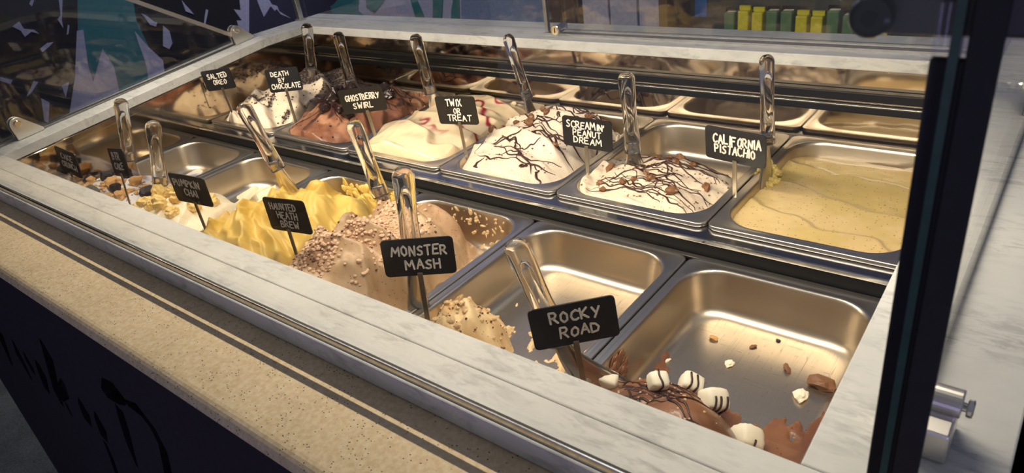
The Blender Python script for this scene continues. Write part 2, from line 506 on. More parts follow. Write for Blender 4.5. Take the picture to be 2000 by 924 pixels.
# --- counter body with the carved script, ledge and deck
face_bm = box_bm(-0.085, 1.80, -0.590, -0.560, FL, 0.074, 0.0)
face = struct(from_bm('wall_front', face_bm, M['face']))
face.data.materials.append(M['carve'])
def stroke_poly(px, widths):
    pts = [on_y(x, y, -0.590) for x, y in px]
    Lp, Rp = [], []
    for i, p in enumerate(pts):
        a_ = pts[max(0, i - 1)]; b_ = pts[min(len(pts) - 1, i + 1)]
        d = Vector((b_.x - a_.x, b_.z - a_.z)).normalized()
        n = Vector((-d.y, d.x)) * widths[i]
        Lp.append((p.x + n.x, p.z + n.y)); Rp.append((p.x - n.x, p.z - n.y))
    return Lp + Rp[::-1]
carve = [
    ([(-2, 645), (8, 675), (24, 714)], [0.012, 0.014, 0.004]),
    ([(24, 664), (40, 700), (62, 742)], [0.004, 0.016, 0.005]),
    ([(46, 688), (58, 712), (66, 730)], [0.004, 0.014, 0.005]),
    ([(72, 706), (80, 725), (92, 764)], [0.006, 0.016, 0.010]),
    ([(78, 662), (92, 690), (112, 770), (122, 792)], [0.004, 0.016, 0.012, 0.006]),
    ([(122, 744), (124, 764), (118, 778)], [0.006, 0.016, 0.008]),
    ([(128, 786), (140, 812)], [0.006, 0.004]),
    ([(154, 778), (164, 800), (172, 826)], [0.003, 0.016, 0.012]),
    ([(185, 804), (196, 830), (204, 858)], [0.003, 0.016, 0.010]),
    ([(204, 862), (216, 890), (230, 930)], [0.006, 0.008, 0.008]),
    ([(204, 768), (216, 764), (232, 770), (246, 786)], [0.008, 0.022, 0.020, 0.006]),
    ([(232, 796), (242, 830), (254, 872), (268, 912)], [0.010, 0.012, 0.010, 0.003]),
    ([(246, 786), (270, 800), (298, 836), (318, 876), (332, 940)], [0.006, 0.012, 0.010, 0.010, 0.012]),
]
for px, wd in carve:
    cut = from_bm('cutter', prism_bm(stroke_poly(px, wd), 'y', -0.60, -0.576), M['carve'])
    md = face.modifiers.new('carve', 'BOOLEAN')
    md.operation = 'DIFFERENCE'; md.object = cut; md.solver = 'EXACT'
    dg = bpy.context.evaluated_depsgraph_get()
    me = bpy.data.meshes.new_from_object(face.evaluated_get(dg))
    face.modifiers.clear()
    face.data = me
    bpy.data.objects.remove(cut)
me = face.data
me.materials.clear(); me.materials.append(M['face']); me.materials.append(M['carve'])
for p_ in me.polygons:
    c = p_.center
    p_.material_index = 1 if (-0.5895 < c.y < -0.565 and 0 < c.x < 1.2 and c.z < 0.07 and c.z > -0.8) else 0
box('side_panel', -0.085, -0.060, -0.5595, 0.50, FL, 0.074, M['face'], face)
box('side_panel', 1.775, 1.80, -0.5595, 0.50, FL, 0.074, M['face'], face)
box('back_panel', -0.059, 1.774, 0.48, 0.50, FL, 0.074, M['face'], face)

# concrete ledge with rounded nose and a thin proud bead
LZ = 0.0885
prof = [(-0.44, 0.0745), (-0.583, 0.0745)]
for k in range(7):
    a_ = math.radians(180 + 0 - k * 15)
    prof.append((-0.579 + 0.014 * math.cos(a_), LZ - 0.0125 + 0.0125 * math.sin(a_) if k else 0.0765))
prof += [(-0.44, LZ)]
ledge = struct(prism('trim_1', prof, 'x', -0.10, 1.82, M['tan']))
# marble deck
dk = empty('marble_deck')
struct(dk)
dk.name = 'trim_2'
Z1 = 0.114
def slab(name, x0, x1, y0, y1, z0, z1):
    return box(name, x0, x1, y0, y1, z0, z1, M['marble'], dk, 0.0016)
slab('front_slab', DL, DR, -0.483, -0.4343, Z1 - 0.0240, Z1)
slab('inner_front_slab', DL, DR, -0.4337, OPEN_Y0, Z1 - 0.0235, Z1 - 0.0002)
TH = 0.0205
for (xa, xb) in ((DL, X0), (X1, DR)):
    ys = [-0.3975, 0.268, 0.52]
    pts = [(y, deck(y) - 0.0005) for y in ys] + [(y, deck(y) - TH) for y in ys[::-1]]
    prism('side_slab', pts, 'x', xa, xb, M['marble'], dk, 0.0015)
slab('back_slab', X0 + 0.0005, X1 - 0.0005, OPEN_Y1, 0.52, ZB - TH, ZB)
# body under the deck
box('deck_support', DL + 0.01, -0.012, -0.43, 0.50, 0.075, 0.0905, M['dark'], dk)
box('deck_support', X1 + 0.012, DR - 0.01, -0.43, 0.50, 0.075, 0.0905, M['dark'], dk)

# steel well
well = struct(empty('trim_3'))
def liner(name, pts, axis, a0, a1, mat):
    return prism(name, pts, axis, a0, a1, mat, well)
BOT = -0.12
for xa, xb in ((-0.010, -0.0002), (X1 + 0.0002, X1 + 0.010)):
    liner('side_liner', [(-0.41, BOT), (0.43, BOT), (0.43, ZB - TH - 0.001), (0.268, ZB - TH - 0.001), (-0.397, Z1 - TH - 0.001), (-0.41, Z1 - 0.026)], 'x', xa, xb, M['mirror'])
for xa, xb in ((0.0, 0.0045), (X1 - 0.0045, X1)):
    pts = [(y, deck(y) - TH - 0.0012) for y in (-0.397, 0.268, 0.409)] + [(y, deck(y) - TH - 0.0150) for y in (0.409, 0.268, -0.397)]
    prism('side_trim', pts, 'x', xa, xb, M['mirror'], well, 0.0012)
box('front_liner', X0, X1, -0.41, -0.400, BOT, 0.0895, M['mirror'], well)
box('back_liner', X0, X1, 0.4195, 0.43, BOT, ZB - TH - 0.001, M['mirror'], well)
box('well_floor', X0, X1, -0.400, 0.4195, BOT - 0.01, BOT, M['dark'], well)
box('back_top_trim', X0 + 0.005, X1 - 0.005, 0.405, 0.4194, ZB - TH - 0.0045, ZB - TH - 0.0012, M['chrome'], well, 0.0008)
# black bumper rail along the back wall
rl = tag(empty('bumper_rail', (0.8, 0.41, 0.09)), 'long black bumper rail with a steel strip along the back wall of the well', 'rail')
def rc(name, y0, y1, z0, z1, mat, bev):
    return box(name, X0 + 0.006 - 0.8, X1 - 0.006 - 0.8, y0 - .41, y1 - .41, z0 - .09, z1 - .09, mat, rl, bev)
rc('upper_bar', 0.402, 0.4190, 0.0965, 0.1120, M['black'], 0.002)
rc('steel_strip', 0.408, 0.4190, 0.0915, 0.0961, M['mirror'], 0.001)
rc('lower_bar', 0.400, 0.4190, 0.0765, 0.0911, M['black'], 0.003)
rc('bar_edge', 0.3985, 0.4030, 0.0902, 0.0914, M['chrome'], 0.0004)
# rail between the two rows
rl = tag(empty('pan_rail', (0.8, 0.03, 0)), 'long polished steel rail between the two rows of pans', 'rail')
def rc(name, y0, y1, z0, z1, mat, bev):
    return box(name, X0 + 0.001 - 0.8, X1 - 0.001 - 0.8, y0 - .03, y1 - .03, z0, z1, mat, rl, bev)
rc('shelf_plate', 0.0165, 0.062, 0.0165, 0.0190, M['rail'], 0.0)
rc('front_lip', 0.0130, 0.0172, 0.0150, 0.0218, M['chrome'], 0.0012)
rc('front_web', 0.0150, 0.0180, -0.11, 0.0149, M['black'], 0.0)  # steel web; its black colour stands in for shade in the gap
rc('lower_lip', 0.0035, 0.0125, -0.0080, -0.0040, M['rim'], 0.0008)
for nm, y0, y1, z in (('front_support', -0.3995, -0.352, -0.0072), ('back_support', 0.398, 0.4190, 0.0190)):
    o = box('pan_support', X0 + 0.001, X1 - 0.001, y0, y1, z - 0.004, z - 0.0002, M['rail'], well)

# front glass, its channel and corner post
gt = tag(empty('glass_channel', (0.8, -0.474, Z1)), 'chrome and dark rubber channel holding the front glass on the marble', 'channel')
def gc(name, y0, y1, z0, z1, mat, bev=0.0006):
    return box(name, DL + 0.006 - 0.8, 1.655 - 0.8, y0 + .474, y1 + .474, z0 - Z1, z1 - Z1, mat, gt, bev)
gc('rubber_strip', -0.4795, -0.4690, 0.11405, 0.1146, M['black'], 0.0)
gc('chrome_strip', -0.4826, -0.4798, 0.1204, 0.1262, M['chrome'], 0.0008)
fg = tag(empty('front_glass', (0.8, -0.478, 0.1152)), 'large clear pane of front glass between customer and ice cream', 'glass pane')
box('pane', GL - 0.8, 1.662 - 0.8, -0.0017, 0.0040, 0.0, 0.368, M['glass'], fg)
# side panes (slanted back edge)
def side_pane(x, lab):
    r = tag(empty('side_glass', (x, -0.10, 0.14)), lab, 'glass pane')
    pts = [(-0.468, deck(-0.468) + 0.003), (0.225, deck(0.225) + 0.003), (0.219, 0.183), (-0.095, 0.384), (-0.17, 0.432), (-0.468, 0.46)]
    pts = [(y + 0.10, z - 0.14) for y, z in pts]
    prism('pane', pts, 'x', -0.003, 0.003, M['glass'], r)
    e = [(0.2235, 0.1795), (0.2305, 0.1860), (-0.091, 0.3930), (-0.095, 0.3845)]
    prism('polished_edge', [(y + .10, z - .14) for y, z in e], 'x', -0.0038, 0.0038, M['bracket'], r)
    prism('base_seal', [(-0.462 + .1, deck(-0.462) - .14 + .0002), (0.268 + .1, deck(0.268) - .14 + .0002), (0.268 + .1, deck(0.268) - .14 + .0028), (-0.462 + .1, deck(-0.462) - .14 + .0028)], 'x', -0.0028, 0.0028, M['gasket'], r)
    return r
side_pane(GL, 'clear side glass on the far left end of the case')
side_pane(GR, 'clear side glass on the right end of the case beside the black post')

def bracket(x, yc, inner, lab):
    """plate bracket gripping the glass: rounded triangular cheeks, base foot, dome bolt"""
    z = deck(yc)
    slope = math.atan(0.0889) if yc < 0.26 else 0
    r = empty('glass_bracket', (x, yc, z + 0.0004), (slope, 0, 0))
    tag(r, lab, 'bracket')
    out = [(-0.026, 0.0), (0.030, 0.0), (0.031, 0.006), (0.004, 0.036)]
    for k in range(7):
        a_ = math.radians(40 + k * 23)
        out.append((-0.012 + 0.0145 * math.cos(a_), 0.034 + 0.0125 * math.sin(a_)))
    out.append((-0.027, 0.030))
    for s in (-1, 1):
        prism('cheek', out, 'x', s * 0.0045, s * 0.0105, M['bracket'], r, 0.0012)
        d = s * 0.0105
        cyl('bolt', (d, -0.012, 0.034), (d + s * 0.006, -0.012, 0.034), 0.0075, M['chrome'], r, 20, 0.002)
    return r
bracket(GL, -0.322, 1, 'steel bracket with dome bolt at the front of the left side glass')
bracket(GL, 0.236, 1, 'steel bracket with dome bolt at the back of the left side glass')
bracket(GR, 0.236, -1, 'steel bracket at the back of the right side glass')
# right front clamp: round bar over a flat cheek block
r = tag(empty('glass_clamp', (GR, -0.325, deck(-0.325) + 0.0006), (math.atan(0.0889), 0, 0)), 'satin steel clamp with round top bar and knurled bolt beside the black post', 'clamp')
box('inner_cheek', -0.019, -0.0045, -0.030, 0.010, 0.0, 0.028, M['bracket'], r, 0.002)
box('outer_cheek', 0.0045, 0.026, -0.030, 0.010, 0.0, 0.028, M['bracket'], r, 0.002)
cyl('round_bar', (-0.020, 0.0, 0.033), (0.0035, 0.0, 0.033), 0.0105, M['bracket'], r, 28, 0.001)
cyl('round_bar', (0.0040, 0.0, 0.033), (0.0275, 0.0, 0.033), 0.0105, M['bracket'], r, 28, 0.001)
b_ = cyl('bolt', (0.0275, 0.0, 0.031), (0.0300, 0.0, 0.031), 0.0035, M['chrome'], r, 16)
cyl('bolt_head', (0.0300, 0.0, 0.031), (0.0345, 0.0, 0.031), 0.0068, M['chrome'], b_, 14, 0.0012)

# corner post
pr = tag(empty('corner_post', (1.668, -0.472, 0.1145)), 'tall black corner post with green glass edge in front of the right marble', 'post')
box('inner_seal', -0.0080, -0.0019, -0.003, 0.003, 0, 0.325, M['black'], pr, 0.0005)
box('glass_edge', -0.0018, 0.0018, -0.0032, 0.003, 0, 0.36, M['glassedge'], pr)
box('outer_seal', 0.0019, 0.0040, -0.0030, 0.003, 0, 0.325, M['black'], pr, 0.0004)
box('outer_cover', 0.0041, 0.0155, -0.0036, 0.003, 0, 0.40, M['post'], pr, 0.0008)
cr = tag(empty('top_clamp', (1.668, -0.452, 0.462)), 'black horizontal top clamp bar with a big round knob at the upper right', 'clamp')
box('bar', -0.034, 0.085, -0.008, 0.008, -0.0175, 0.04, M['gasket'], cr, 0.002)
kn = cyl('knob', (-0.033, -0.0085, -0.0085), (-0.033, -0.018, -0.0085), 0.0090, M['knob'], cr, 32, 0.003)
cyl('knob_screw', (-0.033, -0.0181, -0.0085), (-0.033, -0.0190, -0.0085), 0.003, M['black'], kn, 12)

# LED bar carried between the side panes
lb = tag(empty('led_bar', (0.80, LED_Y, LED_Z)), 'slim aluminium lamp bar spanning the case above the pans', 'lamp')

box('housing', GL + 0.004 - 0.8, GR - 0.004 - 0.8, -0.009, 0.009, -0.0105, 0.010, M['alu'], lb, 0.001)

# sliding back doors
sd = tag(empty('sliding_door', (1.23, 0.432, ZB)), 'clear sliding glass door with key lock, right half of the back', 'glass door')
box('pane', -0.43, 0.425, -0.003, 0.003, 0.006, 0.42, M['glass'], sd)
box('edge_strip', -0.438, -0.430, -0.005, 0.005, 0.004, 0.42, M['alu'], sd, 0.001)
lk = cyl('lock_cylinder', (-0.398, -0.022, 0.015), (-0.398, 0.012, 0.015), 0.0085, M['chrome'], sd, 24, 0.001)
cyl('lock_face', (-0.398, -0.0255, 0.015), (-0.398, -0.0221, 0.015), 0.0105, M['chrome'], lk, 24, 0.001)
box('key_slot', -0.3988, -0.3972, -0.0262, -0.0256, 0.010, 0.020, M['black'], lk)
sd2 = tag(empty('sliding_door', (0.38, 0.452, ZB)), 'clear sliding glass door on the left half of the back, without lock', 'glass door')
box('pane', -0.44, 0.45, -0.003, 0.003, 0.006, 0.42, M['glass'], sd2)
tr = tag(empty('door_track', (1.23, 0.44, ZB)), 'thin double metal track of the sliding glass doors on the back marble', 'track')
box('track_rail', -0.44, 0.43, -0.0155, -0.0125, 0.0001, 0.004, M['alu'], tr)
box('track_rail', -0.44, 0.43, -0.0035, -0.0005, 0.0001, 0.004, M['alu'], tr)
box('track_rail', -0.44, 0.43, 0.0180, 0.0210, 0.0001, 0.004, M['alu'], tr)
jb = tag(empty('door_jamb', (-0.082, 0.447, ZB)), 'pale metal jamb at the left end of the sliding doors', 'jamb')
box('upright', -0.010, 0.004, -0.007, 0.007, 0.0002, 0.42, M['bracket'], jb, 0.001)
box('foot', -0.014, 0.010, -0.012, 0.012, 0.0002, 0.003, M['bracket'], jb)

# ------------------------------------------------------------------ pans
def rrect(hw, hd, r, z, nc=9, ns=5):
    pts = []
    cs = [(hw - r, hd - r, 0), (-hw + r, hd - r, 90), (-hw + r, -hd + r, 180), (hw - r, -hd + r, 270)]
    for q, (cx, cy, a0) in enumerate(cs):
        for k in range(nc):
            a_ = math.radians(a0 + 90 * k / (nc - 1))
            pts.append((cx + r * math.cos(a_), cy + r * math.sin(a_), z))
        nx = cs[(q + 1) % 4]
        e = pts[-1]
        a1 = math.radians(nx[2])
        s = (nx[0] + r * math.cos(a1), nx[1] + r * math.sin(a1), z)
        for k in range(1, ns):
            t_ = k / ns
            pts.append((e[0] + (s[0] - e[0]) * t_, e[1] + (s[1] - e[1]) * t_, z))
    return pts
def loft(rings, cap=False):
    n = len(rings[0]); V = [p for r_ in rings for p in r_]; Fc = []
    for i in range(len(rings) - 1):
        for j in range(n):
            a_, b_ = i * n + j, i * n + (j + 1) % n
            Fc.append((a_, b_, b_ + n, a_ + n))
    if cap:
        c = len(V)
        z = sum(p[2] for p in rings[-1]) / n
        V.append((0, 0, z))
        k = (len(rings) - 1) * n
        for j in range(n):
            Fc.append((k + j, k + (j + 1) % n, c))
    return V, Fc
HW, HD = 0.1312, 0.1792
IW, ID, IR = 0.1180, 0.1640, 0.050   # inner lip
PF = -0.0640                          # pan floor
rim_r = [rrect(HW - 0.0004, HD - 0.0004, 0.014, -0.0068), rrect(HW, HD, 0.014, -0.0050), rrect(HW, HD, 0.014, -0.0014), rrect(HW - 0.0005, HD - 0.0005, 0.0138, -0.0004),
         rrect(HW - 0.0016, HD - 0.0016, 0.013, 0.0), rrect(HW - 0.0036, HD - 0.0036, 0.012, -0.0004), rrect(IW + 0.004, ID + 0.004, 0.052, -0.0006), rrect(IW + 0.0016, ID + 0.0016, 0.0505, 0.0003), rrect(IW, ID, IR, -0.0004)]
bas_r = [rrect(IW, ID, IR, -0.0004), rrect(IW - 0.0016, ID - 0.0016, 0.0495, -0.0022), rrect(IW - 0.0026, ID - 0.0026, 0.049, -0.006), rrect(IW - 0.006, ID - 0.006, 0.048, -0.026), rrect(IW - 0.0090, ID - 0.0090, 0.047, -0.044)]
for k in range(1, 8):
    a_ = math.radians(k * 90 / 7)
    bas_r.append(rrect(IW - 0.0090 - 0.019 * (1 - math.cos(a_)), ID - 0.0090 - 0.019 * (1 - math.cos(a_)), 0.047 - 0.012 * (1 - math.cos(a_)), -0.045 + (PF + 0.045) * math.sin(a_)))
bas_r.append(rrect(0.06, 0.10, 0.02, PF))
rv, rf = loft(rim_r)
bv, bf_ = loft(bas_r, True)
pan_rim_me = pan_bas_me = None
pans = {}
names_f = ['far left pan of the front row, holding crumble and dark cookie ice cream', 'pan of cream ice cream with yellow cake pieces in the front row', 'pan of swirled yellow ice cream in the front row', 'pan of tan toffee ice cream in the front row',
           'nearly empty pan with cream leftovers in its front left corner', 'nearly empty pan with chocolate and marshmallows at its front']
names_b = ['far left pan of the back row, holding cookie crumb ice cream', 'pan of brown chocolate ice cream with brownie chunks in the back row', 'pan of cream ice cream with red berry swirl in the back row', 'pan of tall white drizzled ice cream filling it in the back row',
           'half full pan of drizzled white ice cream in the back row', 'pan of smooth pistachio ice cream at the right of the back row']
for row in (0, 1):
    for i in range(NX):
        c = (P * (i + 0.5), Y_ROW[row], Z_ROW[row])
        t = empty('steel_pan', c)
        if pan_rim_me is None:
            a_ = finish('rim', rv, rf, M['rim'], t); b_ = finish('basin', bv, bf_, M['pan'], t)
            pan_rim_me, pan_bas_me = a_.data, b_.data
        else:
            for nm, me in (('rim', pan_rim_me), ('basin', pan_bas_me)):
                o = bpy.data.objects.new(nm, me); COL.objects.link(o); o.parent = t
        tag(t, 'rectangular steel ' + (names_f, names_b)[row][i] if not (names_f, names_b)[row][i].startswith(('nearly', 'half', 'far')) else (names_f, names_b)[row][i].replace('pan', 'steel pan', 1), 'pan', 'rectangular steel pans')
        pans[(row, i)] = c

# ------------------------------------------------------------------ ice cream height fields
NXG, NYG = 100, 136
def dome(x, y, cx, cy, rx, ry, H, p=0.7, q=2.0):
    d = np.abs((x - cx) / rx) ** q + np.abs((y - cy) / ry) ** q
    return H * np.clip(1 - d, 0, 1) ** p
def folds(x, y, ang, wl, A, warp, s, sharp=0.78):
    c, s_ = math.cos(ang), math.sin(ang)
    u = x * c + y * s_
    wv = (fbm(x * 14, y * 14, s, 3) - 0.5) * warp
    f = (u + wv) / wl
    f = f - np.floor(f)
    return A * (np.clip(f / sharp, 0, 1) ** 1.6) * (1 - sst(sharp, 1.0, f))
def smin(a, b, k=0.006):
    h = np.clip(0.5 + 0.5 * (b - a) / k, 0, 1)
    return b * (1 - h) + a * h - k * h * (1 - h)
DW, DD, DRr = IW - 0.0035, ID - 0.0035, 0.047
def border(x, y):
    qx = np.abs(x) - (DW - DRr); qy = np.abs(y) - (DD - DRr)
    d = np.hypot(np.maximum(qx, 0), np.maximum(qy, 0)) + np.minimum(np.maximum(qx, qy), 0) - DRr
    return -d
class Cream:
    def __init__(self, key, func, colf, mat, label, cap=-0.004, slope=2.2):
        self.c = pans[key]; self.func = func; self.cap = cap; self.slope = slope
        u = np.linspace(-DW, DW, NXG); v = np.linspace(-DD, DD, NYG)
        X, Y = np.meshgrid(u, v)
        # pull corner points onto the rounded corner
        ax, ay = np.abs(X) - (DW - DRr), np.abs(Y) - (DD - DRr)
        m_ = (ax > 0) & (ay > 0)
        r_ = np.hypot(ax, ay); k = np.where(m_ & (r_ > DRr), DRr / np.maximum(r_, 1e-9), 1.0)
        X = np.where(m_, np.sign(X) * (DW - DRr + ax * k), X); Y = np.where(m_, np.sign(Y) * (DD - DRr + ay * k), Y)
        Z = self.h(X, Y)
        V = np.stack([X, Y, Z], -1).reshape(-1, 3)
        keep = Z > PF - 0.0015
        idx = np.arange(NXG * NYG).reshape(NYG, NXG)
        a = idx[:-1, :-1]; b = idx[:-1, 1:]; c = idx[1:, 1:]; d = idx[1:, :-1]
        kk = keep[:-1, :-1] | keep[:-1, 1:] | keep[1:, 1:] | keep[1:, :-1]
        Fc = np.stack([a, b, c, d], -1)[kk].reshape(-1, 4)
        used = np.unique(Fc); mp = -np.ones(len(V), int); mp[used] = np.arange(len(used))
        C_ = colf(X, Y, Z)
        C_ = np.broadcast_to(C_, X.shape + (3,)).reshape(-1, 3)
        self.root = empty('ice_cream', self.c)
        Vu, Fu, Cu = V[used], mp[Fc], C_[used]
        lab_ = np.arange(len(Vu))
        while True:                      # connected pieces: every loose smear becomes a part of its own
            mn = lab_[Fu].min(1)
            new = lab_.copy()
            for q in range(4):
                np.minimum.at(new, Fu[:, q], mn)
            new = new[new]
            if (new == lab_).all():
                break
            lab_ = new
        fl = lab_[Fu[:, 0]]
        ids, cnt = np.unique(fl, return_counts=True)
        order = ids[np.argsort(-cnt)]
        for rank, q in enumerate(order):
            if rank and (cnt[ids == q][0] < 10 or rank > 30):
                continue
            fq = Fu[fl == q]
            us = np.unique(fq); m2 = -np.ones(len(Vu), int); m2[us] = np.arange(len(us))
            ob = finish('smear' if rank else 'scoop_mass', Vu[us], m2[fq], mat, self.root, True, Cu[us])
            if rank == 0:
                self.mesh = ob
        tag(self.root, label, 'ice cream')
    def h(self, x, y):
        z = self.func(x, y)
        bd = border(x, y)
        capz = self.cap + self.slope * np.maximum(bd, 0) ** 0.8
        z = smin(z, capz, 0.008)
        return np.maximum(z, PF - 0.003)
    def h1(self, x, y):
        return float(self.h(np.array([x]), np.array([y]))[0])

def L3(r, g, b):
    return np.array(lin(r, g, b)[:3])
def blend(a, b, t):
    return a * (1 - t[..., None]) + b * t[..., None]

CR = {}
# --- back row
def f_salt(x, y):
    z = -0.022 + dome(x, y, 0.0, 0.02, 0.150, 0.21, 0.068, 0.6)
    z = z + folds(x, y, 1.1, 0.080, 0.022, 0.06, 3) + (fbm(x * 30, y * 30, 5) - .5) * 0.012
    return z
def salt_mask(x, y):
    return sst(0.50, 0.58, fbm(x * 16 + 3, y * 10, 8, 4) + 0.05 + 0.12 * sst(-0.08, 0.06, y) - 0.12 * sst(-0.08, -0.15, y))
CR['salt'] = Cream((1, 0), f_salt, lambda x, y, z: blend(L3(222, 205, 182), L3(58, 40, 36), salt_mask(x, y) * 0.85), cream_mat('cookie_cream', lin(50, 36, 32), 0.4, 190), 'cream ice cream strewn with dark cookie crumbs, far left of the back row')
def f_death(x, y):
    z = -0.040 + dome(x, y, -0.035, -0.02, 0.145, 0.20, 0.076, 0.65)
    z = z + folds(x, y, 0.9, 0.045, 0.012, 0.06, 13) * sst(-0.12, -0.07, y) + (fbm(x * 40, y * 40, 15) - .5) * 0.010
    return z
def c_death(x, y, z):
    t = fbm(x * 10 + y * 26, y * 18 - x * 22, 17, 4)
    c = blend(L3(126, 82, 60), L3(168, 122, 94), sst(0.45, 0.7, t))
    return blend(c, L3(66, 38, 30), sst(0.60, 0.70, fbm(x * 30 + 7, y * 14, 19, 3)))
CR['death'] = Cream((1, 1), f_death, c_death, cream_mat('chocolate_cream', rough=0.36, coat=0.15), 'brown chocolate ice cream with fudge streaks in the back row')
def f_ghost(x, y):
    z = -0.026 + dome(x, y, -0.005, -0.01, 0.15, 0.22, 0.050, 0.6) + 0.008 * sst(0.0, -0.15, y)
    return z + folds(x, y, 1.35, 0.075, 0.012, 0.07, 23, 0.7) + (fbm(x * 16, y * 16, 25) - .5) * 0.006
def c_ghost(x, y, z):
    u = y * 24 + x * 10 + (fbm(x * 12, y * 12, 27, 3) - .5) * 5
    s = np.abs(u / 2.0 - np.round(u / 2.0)) * 2
    t = sst(0.26, 0.08, s) * sst(0.40, 0.50, fbm(x * 13 + 5, y * 9, 29, 3)) * sst(-0.09, -0.05, y)
    pk = sst(0.5, 0.1, s) * sst(0.5, 0.68, fbm(x * 10 + 1, y * 8, 31, 3)) * sst(-0.10, 0.0, y)
    return blend(blend(L3(222, 200, 166), L3(214, 160, 162), pk * 0.6), L3(150, 14, 44), t)
CR['ghost'] = Cream((1, 2), f_ghost, c_ghost, cream_mat('berry_cream', rough=0.26, coat=0.35, bump=0.12, bscale=45), 'glossy cream ice cream with red berry ripples in the back row')
def f_twix(x, y):
    z = -0.042 + dome(x, y, -0.015, -0.03, 0.130, 0.185, 0.072, 0.5)
    fo = folds(x, y - 0.012, 1.48, 0.052, 0.024, 0.07, 33, 0.62) * sst(-0.12, -0.07, y) * sst(0.105, 0.05, x)
    return z + fo + (fbm(x * 24, y * 24, 35) - .5) * 0.014 - 0.025 * sst(0.05, 0.10, x) * sst(-0.1, 0.0, y)
CR['twix'] = Cream((1, 3), f_twix, lambda x, y, z: L3(210, 196, 178), cream_mat('biscuit_cream', lin(120, 84, 60), 0.5, 320, bump=0.15), 'tall white ice cream with chocolate drizzle and biscuit pieces in the back row')
def f_scr(x, y):
    z = -0.066 + dome(x, y, -0.005, -0.075, 0.150, 0.165, 0.076, 0.6)
    return z + (fbm(x * 24, y * 24, 45) - .5) * 0.020 * sst(0.10, 0.0, y) + folds(x, y, 1.3, 0.07, 0.010, 0.06, 47, 0.7) * sst(0.06, 0.0, y) + 0.03 * sst(-0.09, -0.13, x) * sst(0.13, 0.09, y)
CR['scream'] = Cream((1, 4), f_scr, lambda x, y, z: L3(210, 195, 174), cream_mat('peanut_cream', lin(130, 84, 54), 0.5, 300, bump=0.15), 'white ice cream with dense dark drizzle and brown clusters, in front half of its pan')
def f_cal(x, y):
    z = -0.0185 + 0.006 * sst(0.1, -0.15, y) - 0.010 * sst(0.12, 0.17, y)
    return z + folds(x, y, 1.25, 0.085, 0.0035, 0.05, 53, 0.86) + (fbm(x * 18, y * 18, 55) - .5) * 0.004
CR['calif'] = Cream((1, 5), f_cal, lambda x, y, z: blend(L3(196, 172, 112), L3(206, 180, 128), sst(.4, .6, fbm(x * 15, y * 15, 57))), cream_mat('pistachio_cream', lin(74, 58, 30), 0.45, 190, rough=0.3, coat=0.25, bump=0.10, bscale=60), 'smooth flat olive-tan ice cream with dark specks at the right of the back row', cap=-0.010)
# --- front row
def f_A(x, y):
    z = -0.066 + dome(x, y, 0.01, -0.10, 0.14, 0.13, 0.092, 0.6)
    return z + (fbm(x * 26, y * 26, 65) - .5) * 0.022
CR['A'] = Cream((0, 0), f_A, lambda x, y, z: blend(L3(214, 212, 216), L3(150, 150, 170), sst(.5, .66, fbm(x * 20, y * 20, 67))), cream_mat('cookie_dough_cream', bump=0.2), 'whitish ice cream under dark cookies and golden crumble, far left front')
def f_B(x, y):
    z = -0.066 + dome(x, y, 0.0, -0.10, 0.145, 0.135, 0.088, 0.6)
    return z + folds(x, y, 0.6, 0.05, 0.010, 0.04, 73) + (fbm(x * 24, y * 24, 75) - .5) * 0.008
CR['B'] = Cream((0, 1), f_B, lambda x, y, z: L3(240, 226, 196), cream_mat('vanilla_cream', bump=0.14), 'cream ice cream topped with yellow cake pieces in the front row')
def f_C(x, y):
    z = -0.055 + dome(x, y, 0.0, -0.055, 0.150, 0.215, 0.094, 0.55)
    z = z + folds(x, y, 0.85, 0.062, 0.020, 0.06, 83, 0.68) * sst(0.16, 0.08, y) + (fbm(x * 14, y * 14, 85) - .5) * 0.010 + folds(x, y, 1.15, 0.027, 0.008, 0.05, 86, 0.65) * sst(0.12, 0.05, y)
    rough = sst(0.07, 0.10, y)
    return z + rough * ((fbm(x * 45, y * 45, 87, 4) - 0.62) * 0.05 - 0.006)
CR['C'] = Cream((0, 2), f_C, lambda x, y, z: blend(L3(218, 186, 100), L3(204, 168, 78), sst(.4, .62, fbm(x * 14, y * 14, 89))), cream_mat('pumpkin_cream', bump=0.10, bscale=50), 'mounded yellow ice cream with deep spatula folds in the front row')
def f_D(x, y):
    z = -0.066 + dome(x, y, -0.055, -0.05, 0.130, 0.205, 0.104, 0.5)
    z = z + folds(x, y, 1.45, 0.070, 0.028, 0.06, 93, 0.62) * sst(0.07, 0.0, x)
    z = z + (fbm(x * 34, y * 34, 95) - .5) * 0.008
    cut = sst(0.055, 0.035, x + 0.018 * np.sin(y * 60))
    z = z * cut + (PF - 0.003) * (1 - cut)
    return z + sst(0.66, 0.74, fbm(x * 40, y * 40, 97, 4)) * 0.008 * sst(0.0, 0.05, x)
CR['D'] = Cream((0, 3), f_D, lambda x, y, z: blend(L3(188, 158, 124), L3(168, 134, 102), sst(.42, .62, fbm(x * 18, y * 18, 99))), cream_mat('toffee_cream', lin(96, 58, 40), 0.5, 210, bump=0.2), 'tan ice cream heaped with toffee bits in the front row')
def f_E(x, y):
    z = -0.070 + dome(x, y, -0.088, -0.085, 0.070, 0.075, 0.050, 0.5) + dome(x, y, -0.05, -0.10, 0.05, 0.06, 0.045, 0.8)
    z = z + ((fbm(x * 60, y * 60, 105, 5) - .5) * 0.026 + folds(x, y, 0.4, 0.035, 0.010, 0.05, 106)) * sst(0.03, -0.03, y)
    m_ = fbm(x * 60 + y * 20, y * 22 - x * 8, 107, 4)
    return np.maximum(z, PF - 0.004 + 0.010 * sst(0.55, 0.72, m_ + 0.25 * sst(-0.02, -0.14, y) - 0.16 * sst(-0.10, -0.0, y) - 0.1 * sst(0.0, 0.08, x)))
